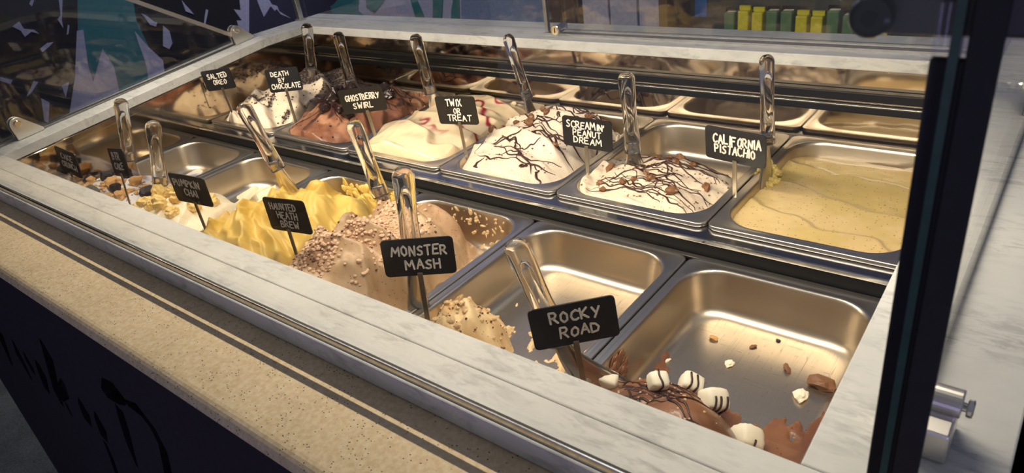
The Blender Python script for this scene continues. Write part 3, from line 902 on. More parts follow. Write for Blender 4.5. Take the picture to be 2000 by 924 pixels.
CR['E'] = Cream((0, 4), f_E, lambda x, y, z: blend(L3(232, 204, 158), L3(214, 178, 128), sst(.4, .6, fbm(x * 24, y * 24, 109))), cream_mat('malt_cream', lin(110, 60, 40), 0.4, 150, bump=0.3), 'small heap of cream leftovers scraped into a front corner of an empty pan')
def f_F(x, y):
    z = -0.072 + dome(x, y, -0.045, -0.110, 0.098, 0.092, 0.070, 0.6) + dome(x, y, 0.045, -0.135, 0.09, 0.075, 0.042, 0.7)
    z = z + (fbm(x * 30, y * 30, 115, 4) - .5) * 0.009
    m_ = fbm(x * 34 + y * 10 + 4, y * 18 - x * 6, 117, 5)
    g = 0.26 * sst(-0.02, -0.10, y) - 0.15 * sst(-0.06, 0.05, y) + 0.19 * sst(0.02, 0.07, x) * sst(0.07, -0.01, y)
    return np.maximum(z, PF - 0.004 + 0.008 * sst(0.56, 0.66, m_ + g))
CR['F'] = Cream((0, 5), f_F, lambda x, y, z: blend(L3(112, 72, 50), L3(138, 94, 66), sst(.42, .62, fbm(x * 26, y * 26, 119))), cream_mat('rocky_cream', lin(66, 34, 26), 0.3, 160, rough=0.34, coat=0.2, bump=0.2), 'chocolate ice cream leftovers with marshmallows at the front of an empty pan')

# --- drizzle, crumbs, chunks
def tube(pts, rads, n=6):
    V, Fc = [], []
    for i, p in enumerate(pts):
        a_ = pts[max(0, i - 1)]; b_ = pts[min(len(pts) - 1, i + 1)]
        d = (Vector(b_) - Vector(a_)).normalized()
        s = d.cross(Vector((0, 0, 1)))
        s = s.normalized() if s.length > 1e-6 else Vector((1, 0, 0))
        u = s.cross(d)
        for k in range(n):
            t_ = 2 * math.pi * k / n
            V.append(Vector(p) + s * (rads[i] * math.cos(t_)) + u * (0.55 * rads[i] * math.sin(t_)))
    for i in range(len(pts) - 1):
        for k in range(n):
            a_ = i * n + k; b_ = i * n + (k + 1) % n
            Fc.append((a_, b_, b_ + n, a_ + n))
    Fc.append(tuple(range(n))[::-1]); Fc.append(tuple(range((len(pts) - 1) * n, len(pts) * n)))
    return V, Fc
def drizzle(cr, strands, box_, seed, r0=0.0011, amp=0.035, name='chocolate_drizzle'):
    rng = random.Random(seed)
    V, Fc = [], []
    x0, x1, y0, y1 = box_
    for s in range(strands):
        ya = rng.uniform(y0, y1); yb = min(y1, max(y0, ya + rng.uniform(-0.05, 0.05)))
        xa = rng.uniform(x0, x0 + 0.35 * (x1 - x0)); xb = rng.uniform(x1 - 0.4 * (x1 - x0), x1)
        if rng.random() < 0.3:
            xa, xb = sorted((rng.uniform(x0, x1), rng.uniform(x0, x1)))
        n = 44
        ph = [rng.uniform(0, 6.28) for _ in range(3)]; fr = [rng.uniform(2, 5), rng.uniform(7, 14), rng.uniform(18, 30)]
        bow = rng.uniform(-amp, amp)
        pts, rad = [], []
        for i in range(n):
            t_ = i / (n - 1)
            x = xa + (xb - xa) * t_ + 0.004 * math.sin(fr[1] * t_ + ph[1])
            y = ya + (yb - ya) * t_ + bow * math.sin(math.pi * t_) + 0.006 * math.sin(fr[0] * t_ + ph[0]) + 0.002 * math.sin(fr[2] * t_ + ph[2])
            x = max(-DW + .006, min(DW - .006, x)); y = max(-DD + .006, min(DD - .006, y))
            z = cr.h1(x, y)
            if z < PF + 0.004:
                continue
            pts.append((x, y, z + 0.0004)); rad.append(r0 * (0.55 + 0.9 * abs(math.sin(fr[0] * 1.3 * t_ + ph[2]))) * (0.35 + min(1, 6 * t_, 6 * (1 - t_)) * 0.65))
        if len(pts) < 4:
            continue
        v, f = tube(pts, rad)
        k = len(V); V += v; Fc += [tuple(i + k for i in q) for q in f]
    o = finish(name, V, Fc, M['choc'], cr.root)
    return o
drizzle(CR['twix'], 44, (-0.10, 0.10, -0.14, 0.13), 1, 0.0017)
drizzle(CR['scream'], 38, (-0.10, 0.105, -0.14, 0.03), 2, 0.0012)
drizzle(CR['F'], 14, (-0.10, 0.03, -0.13, -0.05), 4, 0.0012, 0.03)
drizzle(CR['death'], 14, (-0.10, 0.09, -0.14, 0.10), 5, 0.0012)

def rock(seed, sub=1, rough=0.35, boxy=0.0):
    bm = bmesh.new()
    if boxy:
        bmesh.ops.create_cube(bm, size=1.7)
        bmesh.ops.bevel(bm, geom=bm.edges[:], offset=boxy, segments=2, affect='EDGES', profile=0.6)
        if sub > 1:
            bmesh.ops.subdivide_edges(bm, edges=bm.edges[:], cuts=1, use_grid_fill=True)
    else:
        bmesh.ops.create_icosphere(bm, subdivisions=sub, radius=1.0)
    rng = random.Random(seed)
    off = [Vector((rng.uniform(-1, 1), rng.uniform(-1, 1), rng.uniform(-1, 1))).normalized() for _ in range(7)]
    am = [rng.uniform(-1, 1) for _ in off]
    for v in bm.verts:
        n = v.co.normalized()
        k = 1 + rough * sum(a_ * max(0, n.dot(o)) ** 3 for a_, o in zip(am, off)) * 0.6 + rough * rng.uniform(-0.22, 0.22)
        v.co *= k
    me = bpy.data.meshes.new('rock')
    bm.to_mesh(me); bm.free()
    return me
def mesh_data(me):
    return [v.co.copy() for v in me.vertices], [tuple(p.vertices) for p in me.polygons]
ROCKS = [rock(100 + i, 1, 0.5) for i in range(5)]
RD = [mesh_data(r_) for r_ in ROCKS]
WD = [mesh_data(rock(150 + i, 2, 1.0)) for i in range(5)]
def crumbs(cr, count, size, mat, test, seed, name='crumbs', flat=0.7):
    rng = random.Random(seed)
    V, Fc = [], []
    n = 0; tries = 0
    while n < count and tries < count * 60:
        tries += 1
        x = rng.uniform(-DW + .006, DW - .006); y = rng.uniform(-DD + .006, DD - .006)
        p = test(x, y)
        if rng.random() > p:
            continue
        z = cr.h1(x, y)
        s = size * rng.uniform(0.4, 1.35)
        R_ = Euler((rng.uniform(0, 6), rng.uniform(0, 6), rng.uniform(0, 6))).to_matrix()
        v, f = RD[rng.randrange(5)]
        k = len(V)
        for q in v:
            w_ = R_ @ (q * s)
            V.append(Vector((x + w_.x, y + w_.y, max(z, PF + 0.0005) + s * 0.12 + w_.z * flat)))
        Fc += [tuple(i + k for i in t_) for t_ in f]
        n += 1
    o = finish(name, V, Fc, mat, cr.root, False)
    o['kind'] = 'stuff'
    return o
sm1 = lambda x, y: float(salt_mask(np.array([x]), np.array([y]))[0])
crumbs(CR['salt'], 1700, 0.0024, M['oreo'], lambda x, y: max(0.03, sm1(x, y)), 11, 'cookie_crumbs')
hi = lambda cr, lo: (lambda x, y: 1.0 if cr.h1(x, y) > lo else 0.0)
crumbs(CR['D'], 700, 0.0033, M['toffee'], lambda x, y: (1.0 if CR['D'].h1(x, y) > 0.012 else 0.0) * float(sst(0.36, 0.56, fbm(np.array([x * 22]), np.array([y * 12]), 131, 3))[0]), 12, 'toffee_bits')
crumbs(CR['D'], 220, 0.0022, M['toffeedark'], lambda x, y: (1.0 if CR['D'].h1(x, y) > 0.0 else 0.0) * float(sst(0.36, 0.56, fbm(np.array([x * 22]), np.array([y * 12]), 131, 3))[0]), 13, 'dark_toffee_bits')
crumbs(CR['twix'], 160, 0.0018, M['cluster'], hi(CR['twix'], 0.0), 14, 'biscuit_crumbs')
crumbs(CR['scream'], 240, 0.0017, M['cluster'], hi(CR['scream'], -0.03), 15, 'peanut_crumbs')
crumbs(CR['A'], 260, 0.0042, M['crumble'], lambda x, y: (1.0 if CR['A'].h1(x, y) > -0.02 else 0) * float(sst(0.45, 0.6, fbm(np.array([x * 16]), np.array([y * 16]), 133, 3))[0]), 16, 'golden_crumble')
crumbs(CR['E'], 70, 0.0042, M['creamlump'], lambda x, y: 1.0 if CR['E'].h1(x, y) > -0.055 and y > -0.12 else (0.25 if y < -0.03 and x < -0.02 else 0.0), 31, 'cream_lumps')
crumbs(CR['E'], 90, 0.0018, M['toffeedark'], hi(CR['E'], -0.05), 17, 'nut_bits')
crumbs(CR['F'], 120, 0.0014, M['toffee'], hi(CR['F'], -0.05), 18, 'nut_bits')
crumbs(CR['death'], 90, 0.0022, M['brownie'], hi(CR['death'], -0.02), 19, 'brownie_crumbs')

def wall_blobs(cr, side, a0, a1, z0, z1, count, size, mat, seed, drop=1.0, name='splatter'):
    """thin dabs of ice cream stuck on a basin wall; side 'b','f','l','r'"""
    rng = random.Random(seed)
    V, Fc = [], []
    for _ in range(count):
        t_ = rng.uniform(a0, a1); z = z0 + (z1 - z0) * rng.random() ** drop
        ins = 0.0026 + (-z) * 0.16
        w_, d_ = IW - ins, ID - ins
        p, n = {'b': (Vector((t_, d_, z)), Vector((0, -1, 0))), 'f': (Vector((t_, -d_, z)), Vector((0, 1, 0))),
                'l': (Vector((-w_, t_, z)), Vector((1, 0, 0))), 'r': (Vector((w_, t_, z)), Vector((-1, 0, 0)))}[side]
        s = size * rng.uniform(0.25, 1.3)
        q = n.to_track_quat('Z', 'Y').to_matrix()
        ang = rng.uniform(0, 3.14); st = rng.uniform(0.8, 2.4)
        v, f = WD[rng.randrange(5)]
        k = len(V)
        for c in v:
            lx = c.x * s * st; ly = c.y * s
            rx = lx * math.cos(ang) - ly * math.sin(ang); ry = lx * math.sin(ang) + ly * math.cos(ang)
            V.append(p + q @ Vector((rx, ry, c.z * s * 0.16)))
        Fc += [tuple(i + k for i in u) for u in f]
    cols = np.tile(np.array(cr.mesh.data.color_attributes['Col'].data[0].color[:3]), (len(V), 1))
    o = finish(name, V, Fc, mat, cr.root, True, cols)
    o['kind'] = 'stuff'
    return o
cmat = lambda k: CR[k].mesh.data.materials[0]
wall_blobs(CR['D'], 'b', -0.06, 0.085, -0.045, -0.006, 60, 0.0028, M['creamlump'], 21)
wall_blobs(CR['D'], 'r', 0.0, 0.13, -0.05, -0.002, 50, 0.0040, M['creamlump'], 22)
wall_blobs(CR['E'], 'l', -0.14, -0.03, -0.055, -0.012, 70, 0.0036, M['creamlump'], 23, 0.7)
wall_blobs(CR['F'], 'l', -0.13, -0.035, -0.058, -0.010, 150, 0.0046, cmat('F'), 24, 0.45)
wall_blobs(CR['C'], 'b', -0.09, 0.10, -0.035, -0.010, 80, 0.0060, cmat('C'), 25)
wall_blobs(CR['B'], 'r', -0.10, 0.01, -0.040, -0.002, 40, 0.0075, cmat('B'), 26)
wall_blobs(CR['death'], 'b', -0.02, 0.09, -0.045, -0.006, 120, 0.0055, cmat('death'), 27)
wall_blobs(CR['death'], 'r', 0.02, 0.13, -0.045, -0.004, 110, 0.0055, cmat('death'), 28)
wall_blobs(CR['twix'], 'r', -0.02, 0.13, -0.035, -0.002, 80, 0.0060, cmat('twix'), 29)
wall_blobs(CR['ghost'], 'b', -0.09, 0.08, -0.03, -0.004, 50, 0.0050, cmat('ghost'), 30)

def chunk(name, world_xy, cr, size, mes, mat, label, cat, group, seed, sink=0.35, squash=(1, 1, 1), rot=None, extra=None):
    rng = random.Random(seed)
    x, y = world_xy[0] - cr.c[0], world_xy[1] - cr.c[1]
    z = max(cr.h1(x, y), PF)
    me = mes[rng.randrange(len(mes))].copy()
    me.name = name
    me.materials.clear(); me.materials.append(mat)
    o = bpy.data.objects.new(name, me); COL.objects.link(o)
    o.scale = tuple(size * s for s in squash)
    o.rotation_euler = rot if rot else (rng.uniform(-.6, .6), rng.uniform(-.6, .6), rng.uniform(0, 6.28))
    o.location = (world_xy[0], world_xy[1], cr.c[2] + z + size * (1 - sink * 1.6) * squash[2])
    tag(o, label, cat, group)
    return o
BOXY = [rock(200 + i, 2, 0.28, 0.45) for i in range(4)]
CAKE = [rock(250 + i, 3, 0.75) for i in range(4)]
ROUGH = [rock(300 + i, 2, 1.05) for i in range(5)]
def scatter(prefix, cr, spots, size, mes, mat, label, cat, group, seed):
    for i, (x, y) in enumerate(spots):
        rng = random.Random(seed + i)
        chunk(prefix, (cr.c[0] + x, cr.c[1] + y), cr, size * rng.uniform(0.72, 1.15), mes, mat, label, cat, group, seed + i, 0.35, (rng.uniform(.8, 1.35), rng.uniform(.75, 1.1), rng.uniform(.7, 1.0)))
rng = random.Random(5)
spots = []
for bx, by in ((-0.085, -0.055), (-0.066, -0.034), (-0.045, -0.062), (-0.028, -0.083), (0.0, -0.078), (0.027, -0.072), (-0.050, -0.010), (-0.026, -0.004), (-0.075, -0.005), (-0.08, 0.03),
               (0.008, 0.035), (-0.03, 0.04), (-0.06, 0.06), (-0.01, 0.075), (0.03, 0.06), (-0.045, 0.095), (0.045, -0.02), (0.02, -0.03), (-0.012, -0.045), (-0.09, 0.08)):
    spots.append((bx + rng.uniform(-.006, .006), by + rng.uniform(-.006, .006)))
scatter('brownie_chunk', CR['death'], spots, 0.0165, BOXY, M['brownie'], 'dark glossy brownie chunk on the brown chocolate ice cream', 'brownie', 'brownie chunks on the chocolate ice cream', 400)
spots = [(rng.uniform(-.085, .065), rng.uniform(-.07, .12)) for _ in range(24)]
scatter('biscuit_piece', CR['twix'], spots, 0.0070, ROUGH, M['cluster'], 'brown biscuit piece on the tall white drizzled ice cream', 'biscuit piece', 'biscuit pieces on the tall white ice cream', 430)
spots = [(rng.uniform(-.095, .085), rng.uniform(-.14, .0)) for _ in range(13)] + [(-0.02, 0.015), (-0.045, 0.02), (0.0, 0.012)]
scatter('peanut_cluster', CR['scream'], spots, 0.0066, ROUGH, M['cluster'], 'brown peanut cluster on the white ice cream with dense drizzle', 'peanut cluster', 'peanut clusters on the drizzled white ice cream', 460)
spots = [(-0.09 + 0.03 * (i % 7) + rng.uniform(-.008, .008), -0.14 + 0.035 * (i // 7) + rng.uniform(-.01, .01)) for i in range(21)]
scatter('cookie_piece', CR['A'], [s for i, s in enumerate(spots) if i % 2 == 0], 0.0125, BOXY, M['cookie'], 'dark cookie piece on the far left front ice cream', 'cookie piece', 'dark cookie pieces on the far left front ice cream', 490)
scatter('crumble_piece', CR['A'], [s for i, s in enumerate(spots) if i % 2 == 1], 0.0110, ROUGH, M['crumble'], 'golden crumble lump on the far left front ice cream', 'crumble', 'golden crumble lumps on the far left front ice cream', 520)
spots = [(-0.10 + 0.036 * (i % 5) + rng.uniform(-.008, .008), -0.12 + 0.038 * (i // 5) + rng.uniform(-.008, .008)) for i in range(15)]
scatter('cake_piece', CR['B'], spots, 0.0170, CAKE, M['cake'], 'soft yellow cake piece on the cream ice cream', 'cake piece', 'yellow cake pieces on the cream ice cream', 550)
# marshmallows
mal = [((1.352, -0.268), 0.012, (0.2, 0.3, 0.3), 'white marshmallow touching the spade blade in the chocolate leftovers'),
       ((1.411, -0.258), 0.0115, (0.5, 0.2, 0.8), 'small pale marshmallow on the middle of the chocolate leftovers, nearest the marble'),
       ((1.424, -0.206), 0.0140, (0.3, 0.5, 0.4), 'white marshmallow with a brown smear at the top of the chocolate heap'),
       ((1.458, -0.219), 0.0150, (0.7, 0.4, 0.9), 'white marshmallow with dark drizzle lines in the middle of the row'),
       ((1.506, -0.243), 0.0155, (0.5, 0.6, 0.7), 'largest marshmallow with one dark band, rightmost on the chocolate')]
MAL = [rock(700 + i, 2, 0.10, 0.55) for i in range(3)]
for i, (xy, s, rt, lab) in enumerate(mal):
    o = chunk('marshmallow', xy, CR['F'], s * 1.12, MAL, M['mallow'], lab, 'marshmallow', 'marshmallows on the chocolate ice cream', 600 + i, 0.12, (1, 0.92, 0.95), rt)
    o.data.polygons.foreach_set('use_smooth', [True] * len(o.data.polygons))
    if i >= 1:
        bands = [[0.0]] if i in (1, 4) else [[-0.35], [0.15]] if i == 2 else [[-0.5], [-0.1], [0.4]]
        V, Fc = [], []
        for bnd in bands:
            pts, rad = [], []
            for k in range(15):
                a_ = math.radians(10 + 25 * i + k * 150 / 14)
                w_ = bnd[0] + 0.10 * math.sin(3 * a_ + i)
                d = 0.90
                ca, sa = math.cos(a_), math.sin(a_)
                mx = max(abs(ca), abs(sa))
                rr = d * min(1.22, 1 / mx)
                pts.append((w_, ca * rr, sa * rr)); rad.append(0.085)
            v, f = tube(pts, rad)
            k = len(V); V += v; Fc += [tuple(j + k for j in q) for q in f]
        finish('drizzle_band', V, Fc, M['choc'], o)
# loose morsels on the empty pan floor
mors = [((1394, 661), 0.0042, 'crumble', 'pale nut morsel nearest the back wall on the empty pan floor'), ((1427, 712), 0.0050, 'mallow', 'white morsel on the middle of the empty pan floor'),
        ((1520, 664), 0.0028, 'brownie', 'tiny dark crumb near the back of the empty pan floor'), ((1472, 676), 0.0032, 'cluster', 'tiny reddish-brown crumb on the empty pan floor'),
        ((1536, 720), 0.0050, 'cluster', 'brown nut morsel at the right of the empty pan floor'), ((1605, 755), 0.0110, 'cluster', 'largest brown morsel beside the right marble in the empty pan'),
        ((1569, 776), 0.0075, 'mallow', 'squashed white marshmallow scrap at the end of a brown smear'), ((1285, 690), 0.0038, 'cluster', 'brown crumb by the left wall of the empty pan'),
        ((1305, 703), 0.0030, 'mallow', 'tiny white crumb by the left wall of the empty pan')]
for i, ((x, y), s, mt, lab) in enumerate(mors):
    d = px_ray(x, y); t_ = (PF + 0.002 - CAM_LOC[2]) / d.z
    p = Vector(CAM_LOC) + d * t_
    me = ROUGH[i % 5].copy(); me.name = 'morsel'; me.materials.clear(); me.materials.append(M[mt])
    o = bpy.data.objects.new('morsel', me); COL.objects.link(o)
    o.location = (p.x, p.y, PF + s * 0.5); o.scale = (s * 1.3, s * 0.85, s * 0.6); o.rotation_euler = (0, 0, i * 1.3)
    tag(o, lab, 'morsel')
# crumbly pistachio lump
lump = empty('ice_cream', (1.345, 0.245, 0.0264 - 0.02))
V, Fc = [], []
rng = random.Random(77)
for k in range(70):
    v, f = RD[rng.randrange(5)]
    s = rng.uniform(0.003, 0.0075)
    a_ = rng.uniform(0, 6.28); r_ = rng.random() ** 0.5
    hz = (1 - r_) * 0.044 * rng.uniform(0.5, 1)
    p = Vector((-0.006 + 0.021 * r_ * math.cos(a_), 0.030 * r_ * math.sin(a_), hz + 0.004))
    q = Euler((rng.uniform(0, 6), rng.uniform(0, 6), 0)).to_matrix()
    k0 = len(V)
    V += [p + q @ (c * s) for c in v]; Fc += [tuple(i + k0 for i in u) for u in f]
o = finish('crumbly_lump', V, Fc, simple('crumbly_pistachio', lin(222, 200, 122), 0.5), lump, False)
tag(lump, 'crumbly pale yellow lump against the pan edge below the pistachio sign', 'ice cream')

# ------------------------------------------------------------------ signs
G = {
 'A': [[(0, 0), (.5, 1), (1, 0)], [(.2, .38), (.82, .38)]], 'B': [[(0, 0), (0, 1), (.6, .95), (.75, .75), (.55, .55), (0, .52)], [(.55, .55), (.9, .35), (.75, .05), (0, 0)]],
 'C': [[(.95, .85), (.6, 1), (.15, .8), (0, .4), (.25, .05), (.65, 0), (.95, .15)]], 'D': [[(0, 0), (0, 1), (.6, .9), (.95, .55), (.75, .12), (0, 0)]],
 'E': [[(.9, 1), (0, .97), (0, 0), (.9, .02)], [(0, .52), (.7, .54)]], 'F': [[(.95, 1), (0, .97), (0, 0)], [(0, .52), (.7, .54)]],
 'G': [[(.92, .85), (.55, 1), (.1, .8), (0, .4), (.25, .03), (.7, .03), (.92, .25), (.92, .45), (.55, .45)]], 'H': [[(0, 0), (0, 1)], [(.9, 0), (.9, 1)], [(0, .5), (.9, .52)]],
 'I': [[(.5, 0), (.5, 1)]], 'K': [[(0, 0), (0, 1)], [(.85, 1), (.05, .48), (.9, 0)]], 'L': [[(0, 1), (0, 0), (.85, .02)]], 'M': [[(0, 0), (.1, 1), (.52, .35), (.92, 1), (1.05, 0)]],
 'N': [[(0, 0), (0, 1), (.85, 0), (.88, 1)]], 'O': [[(.5, 1), (.1, .75), (.05, .3), (.4, 0), (.85, .2), (.9, .7), (.5, 1)]], 'P': [[(0, 0), (0, 1), (.65, .98), (.88, .75), (.6, .48), (0, .46)]],
 'R': [[(0, 0), (0, 1), (.65, .98), (.85, .75), (.6, .5), (0, .47)], [(.35, .48), (.95, 0)]], 'S': [[(.85, .9), (.45, 1), (.08, .78), (.3, .55), (.75, .42), (.8, .12), (.4, 0), (0, .12)]],
 'T': [[(0, .97), (1, 1)], [(.5, 1), (.48, 0)]], 'U': [[(0, 1), (.05, .2), (.4, 0), (.8, .2), (.85, 1)]], 'W': [[(0, 1), (.22, 0), (.5, .62), (.78, 0), (1, 1)]],
 'X': [[(0, 1), (.9, 0)], [(.9, 1), (0, 0)]], 'Y': [[(0, 1), (.45, .5)], [(.92, 1), (.35, 0)]], "'": [[(.4, 1), (.3, .72)]],
}
def text_mesh(lines, seed):
    """lines: (string, centre_x, baseline_y, height, width factor)"""
    rng = random.Random(seed)
    V, Fc = [], []
    def seg(a, b, wd):
        d = (b - a)
        if d.length < 1e-6: return
        d.normalize(); n = Vector((-d.y, d.x)) * wd
        a2, b2 = a - d * wd * 0.7, b + d * wd * 0.7
        k = len(V)
        for q in (a2 + n * .6, a2 - n * .6, a - n, b - n, b2 - n * .6, b2 + n * .6, b + n, a + n):
            V.append((q.x, q.y, 0.00045))
        for q in (a2 + n * .6, a2 - n * .6, a - n, b - n, b2 - n * .6, b2 + n * .6, b + n, a + n):
            V.append((q.x, q.y, -0.0001))
        Fc.append(tuple(range(k, k + 8)))
        for i in range(8):
            Fc.append((k + i, k + 8 + i, k + 8 + (i + 1) % 8, k + (i + 1) % 8))
    for s, cx, by, hh, wf in lines:
        adv = []
        for ch in s:
            adv.append(0.42 if ch in "I'" else 0.35 if ch == ' ' else 1.34 if ch in 'MW' else 1.0)
        gw = hh * wf
        tot = sum(a_ * gw * 1.32 for a_ in adv) - gw * 0.32
        x = cx - tot / 2
        for ch, a_ in zip(s, adv):
            if ch != ' ':
                sl = rng.uniform(-0.05, 0.12); dy = rng.uniform(-.06, .06) * hh; sc = rng.uniform(0.92, 1.08)
                for pl in G[ch]:
                    pts = [Vector((x + (px_ * min(a_, 1.25) if ch not in "I'" else (px_ - .40) * 1.0) * gw + sl * py_ * hh, by + dy + py_ * hh * sc)) for px_, py_ in pl]
                    for i in range(len(pts) - 1):
                        seg(pts[i], pts[i + 1], hh * 0.085)
            x += a_ * gw * 1.32
    return V, Fc
def rr2(hw, hh, r, n=5):
    out = []
    for cx, cy, a0 in ((hw - r, hh - r, 0), (-hw + r, hh - r, 90), (-hw + r, -hh + r, 180), (hw - r, -hh + r, 270)):
        for k in range(n):
            a_ = math.radians(a0 + 90 * k / (n - 1))
            out.append((cx + r * math.cos(a_), cy + r * math.sin(a_)))
    return out
SW, SR = 0.093, 0.578
def sign(c, rot, L, sx, lines, label, seed, w_=SW):
    hh = w_ * SR
    R_ = Euler(rot, 'XYZ').to_matrix()
    base = Vector(c) + R_ @ Vector((sx, -hh / 2 - L, 0))
    t = empty('flavour_sign', base, rot)
    off = Vector((-sx, hh / 2 + L, 0))
    bd = prism('board', [(p[0] + off.x, p[1] + off.y) for p in rr2(w_ / 2, hh / 2, 0.0055)], 'z', -0.0010, 0.0010, M['board'], t)
    k = w_ / 0.093
    V, Fc = text_mesh([(s, cx * k, by * k, h_ * k, wf) for s, cx, by, h_, wf in lines], seed)
    V = [(v[0] + off.x, v[1] + off.y, v[2] + 0.0011) for v in V]
    finish('lettering', V, Fc, M['chalk'], bd, False)
    from_bm('stick', box_bm(-0.0034, 0.0034, -0.030, L + 0.0050, 0.0012, 0.0036, 0.0008), M['stick'], t)
    tag(t, label, 'sign', 'chalkboard flavour signs')
    return t
lb_ = 'small black chalkboard sign reading '
sign((1.3362, -0.2985, 0.0829), (1.5902, -0.0664, 0.7066), 0.0538, -0.0018, [('ROCKY', 0.002, 0.0045, 0.0135, .62), ('ROAD', 0.0045, -0.0155, 0.0130, .66)], lb_ + 'ROCKY ROAD over the chocolate leftovers', 1)
sign((1.1144, -0.3034, 0.1099), (1.5455, 0.0488, 0.6575), 0.0613, -0.0012, [('MONSTER', 0.001, 0.003, 0.0135, .56), ('MASH', 0.004, -0.017, 0.0135, .62)], lb_ + 'MONSTER MASH in front of an upright spade', 2, 0.0888)
sign((0.8181, -0.2885, 0.0960), (1.5213, -0.0702, 0.0991), 0.0503, -0.0044, [('HAUNTED', -0.004, 0.0085, 0.0105, .62), ('HEATH', 0.001, -0.0055, 0.0105, .68), ('BREW', 0.001, -0.0195, 0.0105, .74)], lb_ + 'HAUNTED HEATH BREW over the yellow ice cream', 3)
sign((0.5713, -0.3051, 0.1000), (1.5842, 0.0097, 0.1381), 0.0473, 0.0019, [('PUMPKIN', -0.005, 0.0050, 0.0125, .62), ('CHAI', -0.001, -0.0120, 0.0120, .66)], lb_ + 'PUMPKIN CHAI over the cake pieces', 4)
sign((0.2866, -0.2946, 0.0999), (1.4141, -0.1571, -0.0798), 0.0358, 0.0015, [('BTR', -0.006, 0.0050, 0.0130, .95), ('CAKE', -0.002, -0.0140, 0.0125, .85)], 'small black chalkboard sign, second from the left in the front row, text hard to read', 5)
sign((0.1071, -0.323, 0.0836), (1.4874, 0.0652, 0.016), 0.0147, 0.0015, [('CAKE', 0.0, 0.0045, 0.0120, .85), ('CRUNCH', 0.002, -0.0130, 0.0120, .72)], 'leftmost small black chalkboard sign, front row, text hard to read', 6)
sign((0.0442, 0.0815, 0.1240), (1.5846, -0.084, 0.3609), 0.0400, 0.0033, [('SALTED', 0.001, 0.0045, 0.0125, .66), ('OREO', 0.003, -0.0120, 0.0115, .74)], lb_ + 'SALTED OREO at the far left of the back row', 7, 0.088)
sign((0.262, 0.1203, 0.1286), (1.4926, -0.0667, 0.3255), 0.0735, 0.0012, [('DEATH', -0.006, 0.0095, 0.0105, .76), ('BY', -0.005, -0.0045, 0.0095, .8), ('CHOCOLATE', 0.003, -0.0190, 0.0110, .64)], lb_ + 'DEATH BY CHOCOLATE in the back row', 8)
sign((0.5675, 0.0912, 0.1204), (1.71, -0.0277, 0.5582), 0.0678, 0.0032, [('GHOSTBERRY', 0.001, 0.0020, 0.0125, .44), ('SWIRL', -0.002, -0.0160, 0.0120, .58)], lb_ + 'GHOSTBERRY SWIRL in the back row', 9)
sign((0.8027, 0.1161, 0.1154), (1.542, -0.0667, 0.0913), 0.0621, 0.0025, [('TWIX', -0.003, 0.0090, 0.0120, .66), ('OR', 0.001, -0.0055, 0.0100, .7), ('TREAT', 0.004, -0.0195, 0.0110, .80)], lb_ + 'TWIX OR TREAT in the back row', 10)
sign((1.0755, 0.1364, 0.0977), (1.58, 0.0387, 0.0627), 0.0720, -0.0015, [("SCREAMIN'", -0.002, 0.0080, 0.0115, .60), ('PEANUT', 0.000, -0.0055, 0.0105, .66), ('DREAM', 0.001, -0.0190, 0.0110, .72)], lb_ + "SCREAMIN' PEANUT DREAM in the back row", 11)
sign((1.3309, 0.1349, 0.1113), (1.6866, 0.0312, -0.0668), 0.0913, 0.0002, [('CALIFORNIA', 0.003, 0.0020, 0.0140, .46), ('PISTACHIO', 0.000, -0.0135, 0.0135, .46)], lb_ + 'CALIFORNIA PISTACHIO in the back row', 12)

# ------------------------------------------------------------------ spades
def ell_ring(w_, t_, z, n=24, p=2.4, y0=0.0):
    out = []
    for k in range(n):
        a_ = 2 * math.pi * k / n
        c, s = math.cos(a_), math.sin(a_)
        out.append((w_ / 2 * math.copysign(abs(c) ** (2 / p), c), y0 + t_ / 2 * math.copysign(abs(s) ** (2 / p), s), z))
    return out
HL = 0.137
hr = [ell_ring(0.0262, 0.0150, 0.0), ell_ring(0.0285, 0.0165, 0.0012), ell_ring(0.0282, 0.0165, 0.018), ell_ring(0.0265, 0.0160, 0.036), ell_ring(0.0245, 0.0155, 0.060), ell_ring(0.0250, 0.0160, 0.085), ell_ring(0.0275, 0.0170, 0.108)]
for k in range(1, 9):
    a_ = math.radians(k * 90 / 8.4)
    hr.append(ell_ring(0.0285 * math.cos(a_ * 0.98) ** 0.8, 0.0172 * math.cos(a_ * 0.98) ** 0.7, 0.1215 + 0.0150 * math.sin(a_)))
hV, hF = loft(hr, True)
n0 = len(hr[0]); hF.append(tuple(range(n0))[::-1])
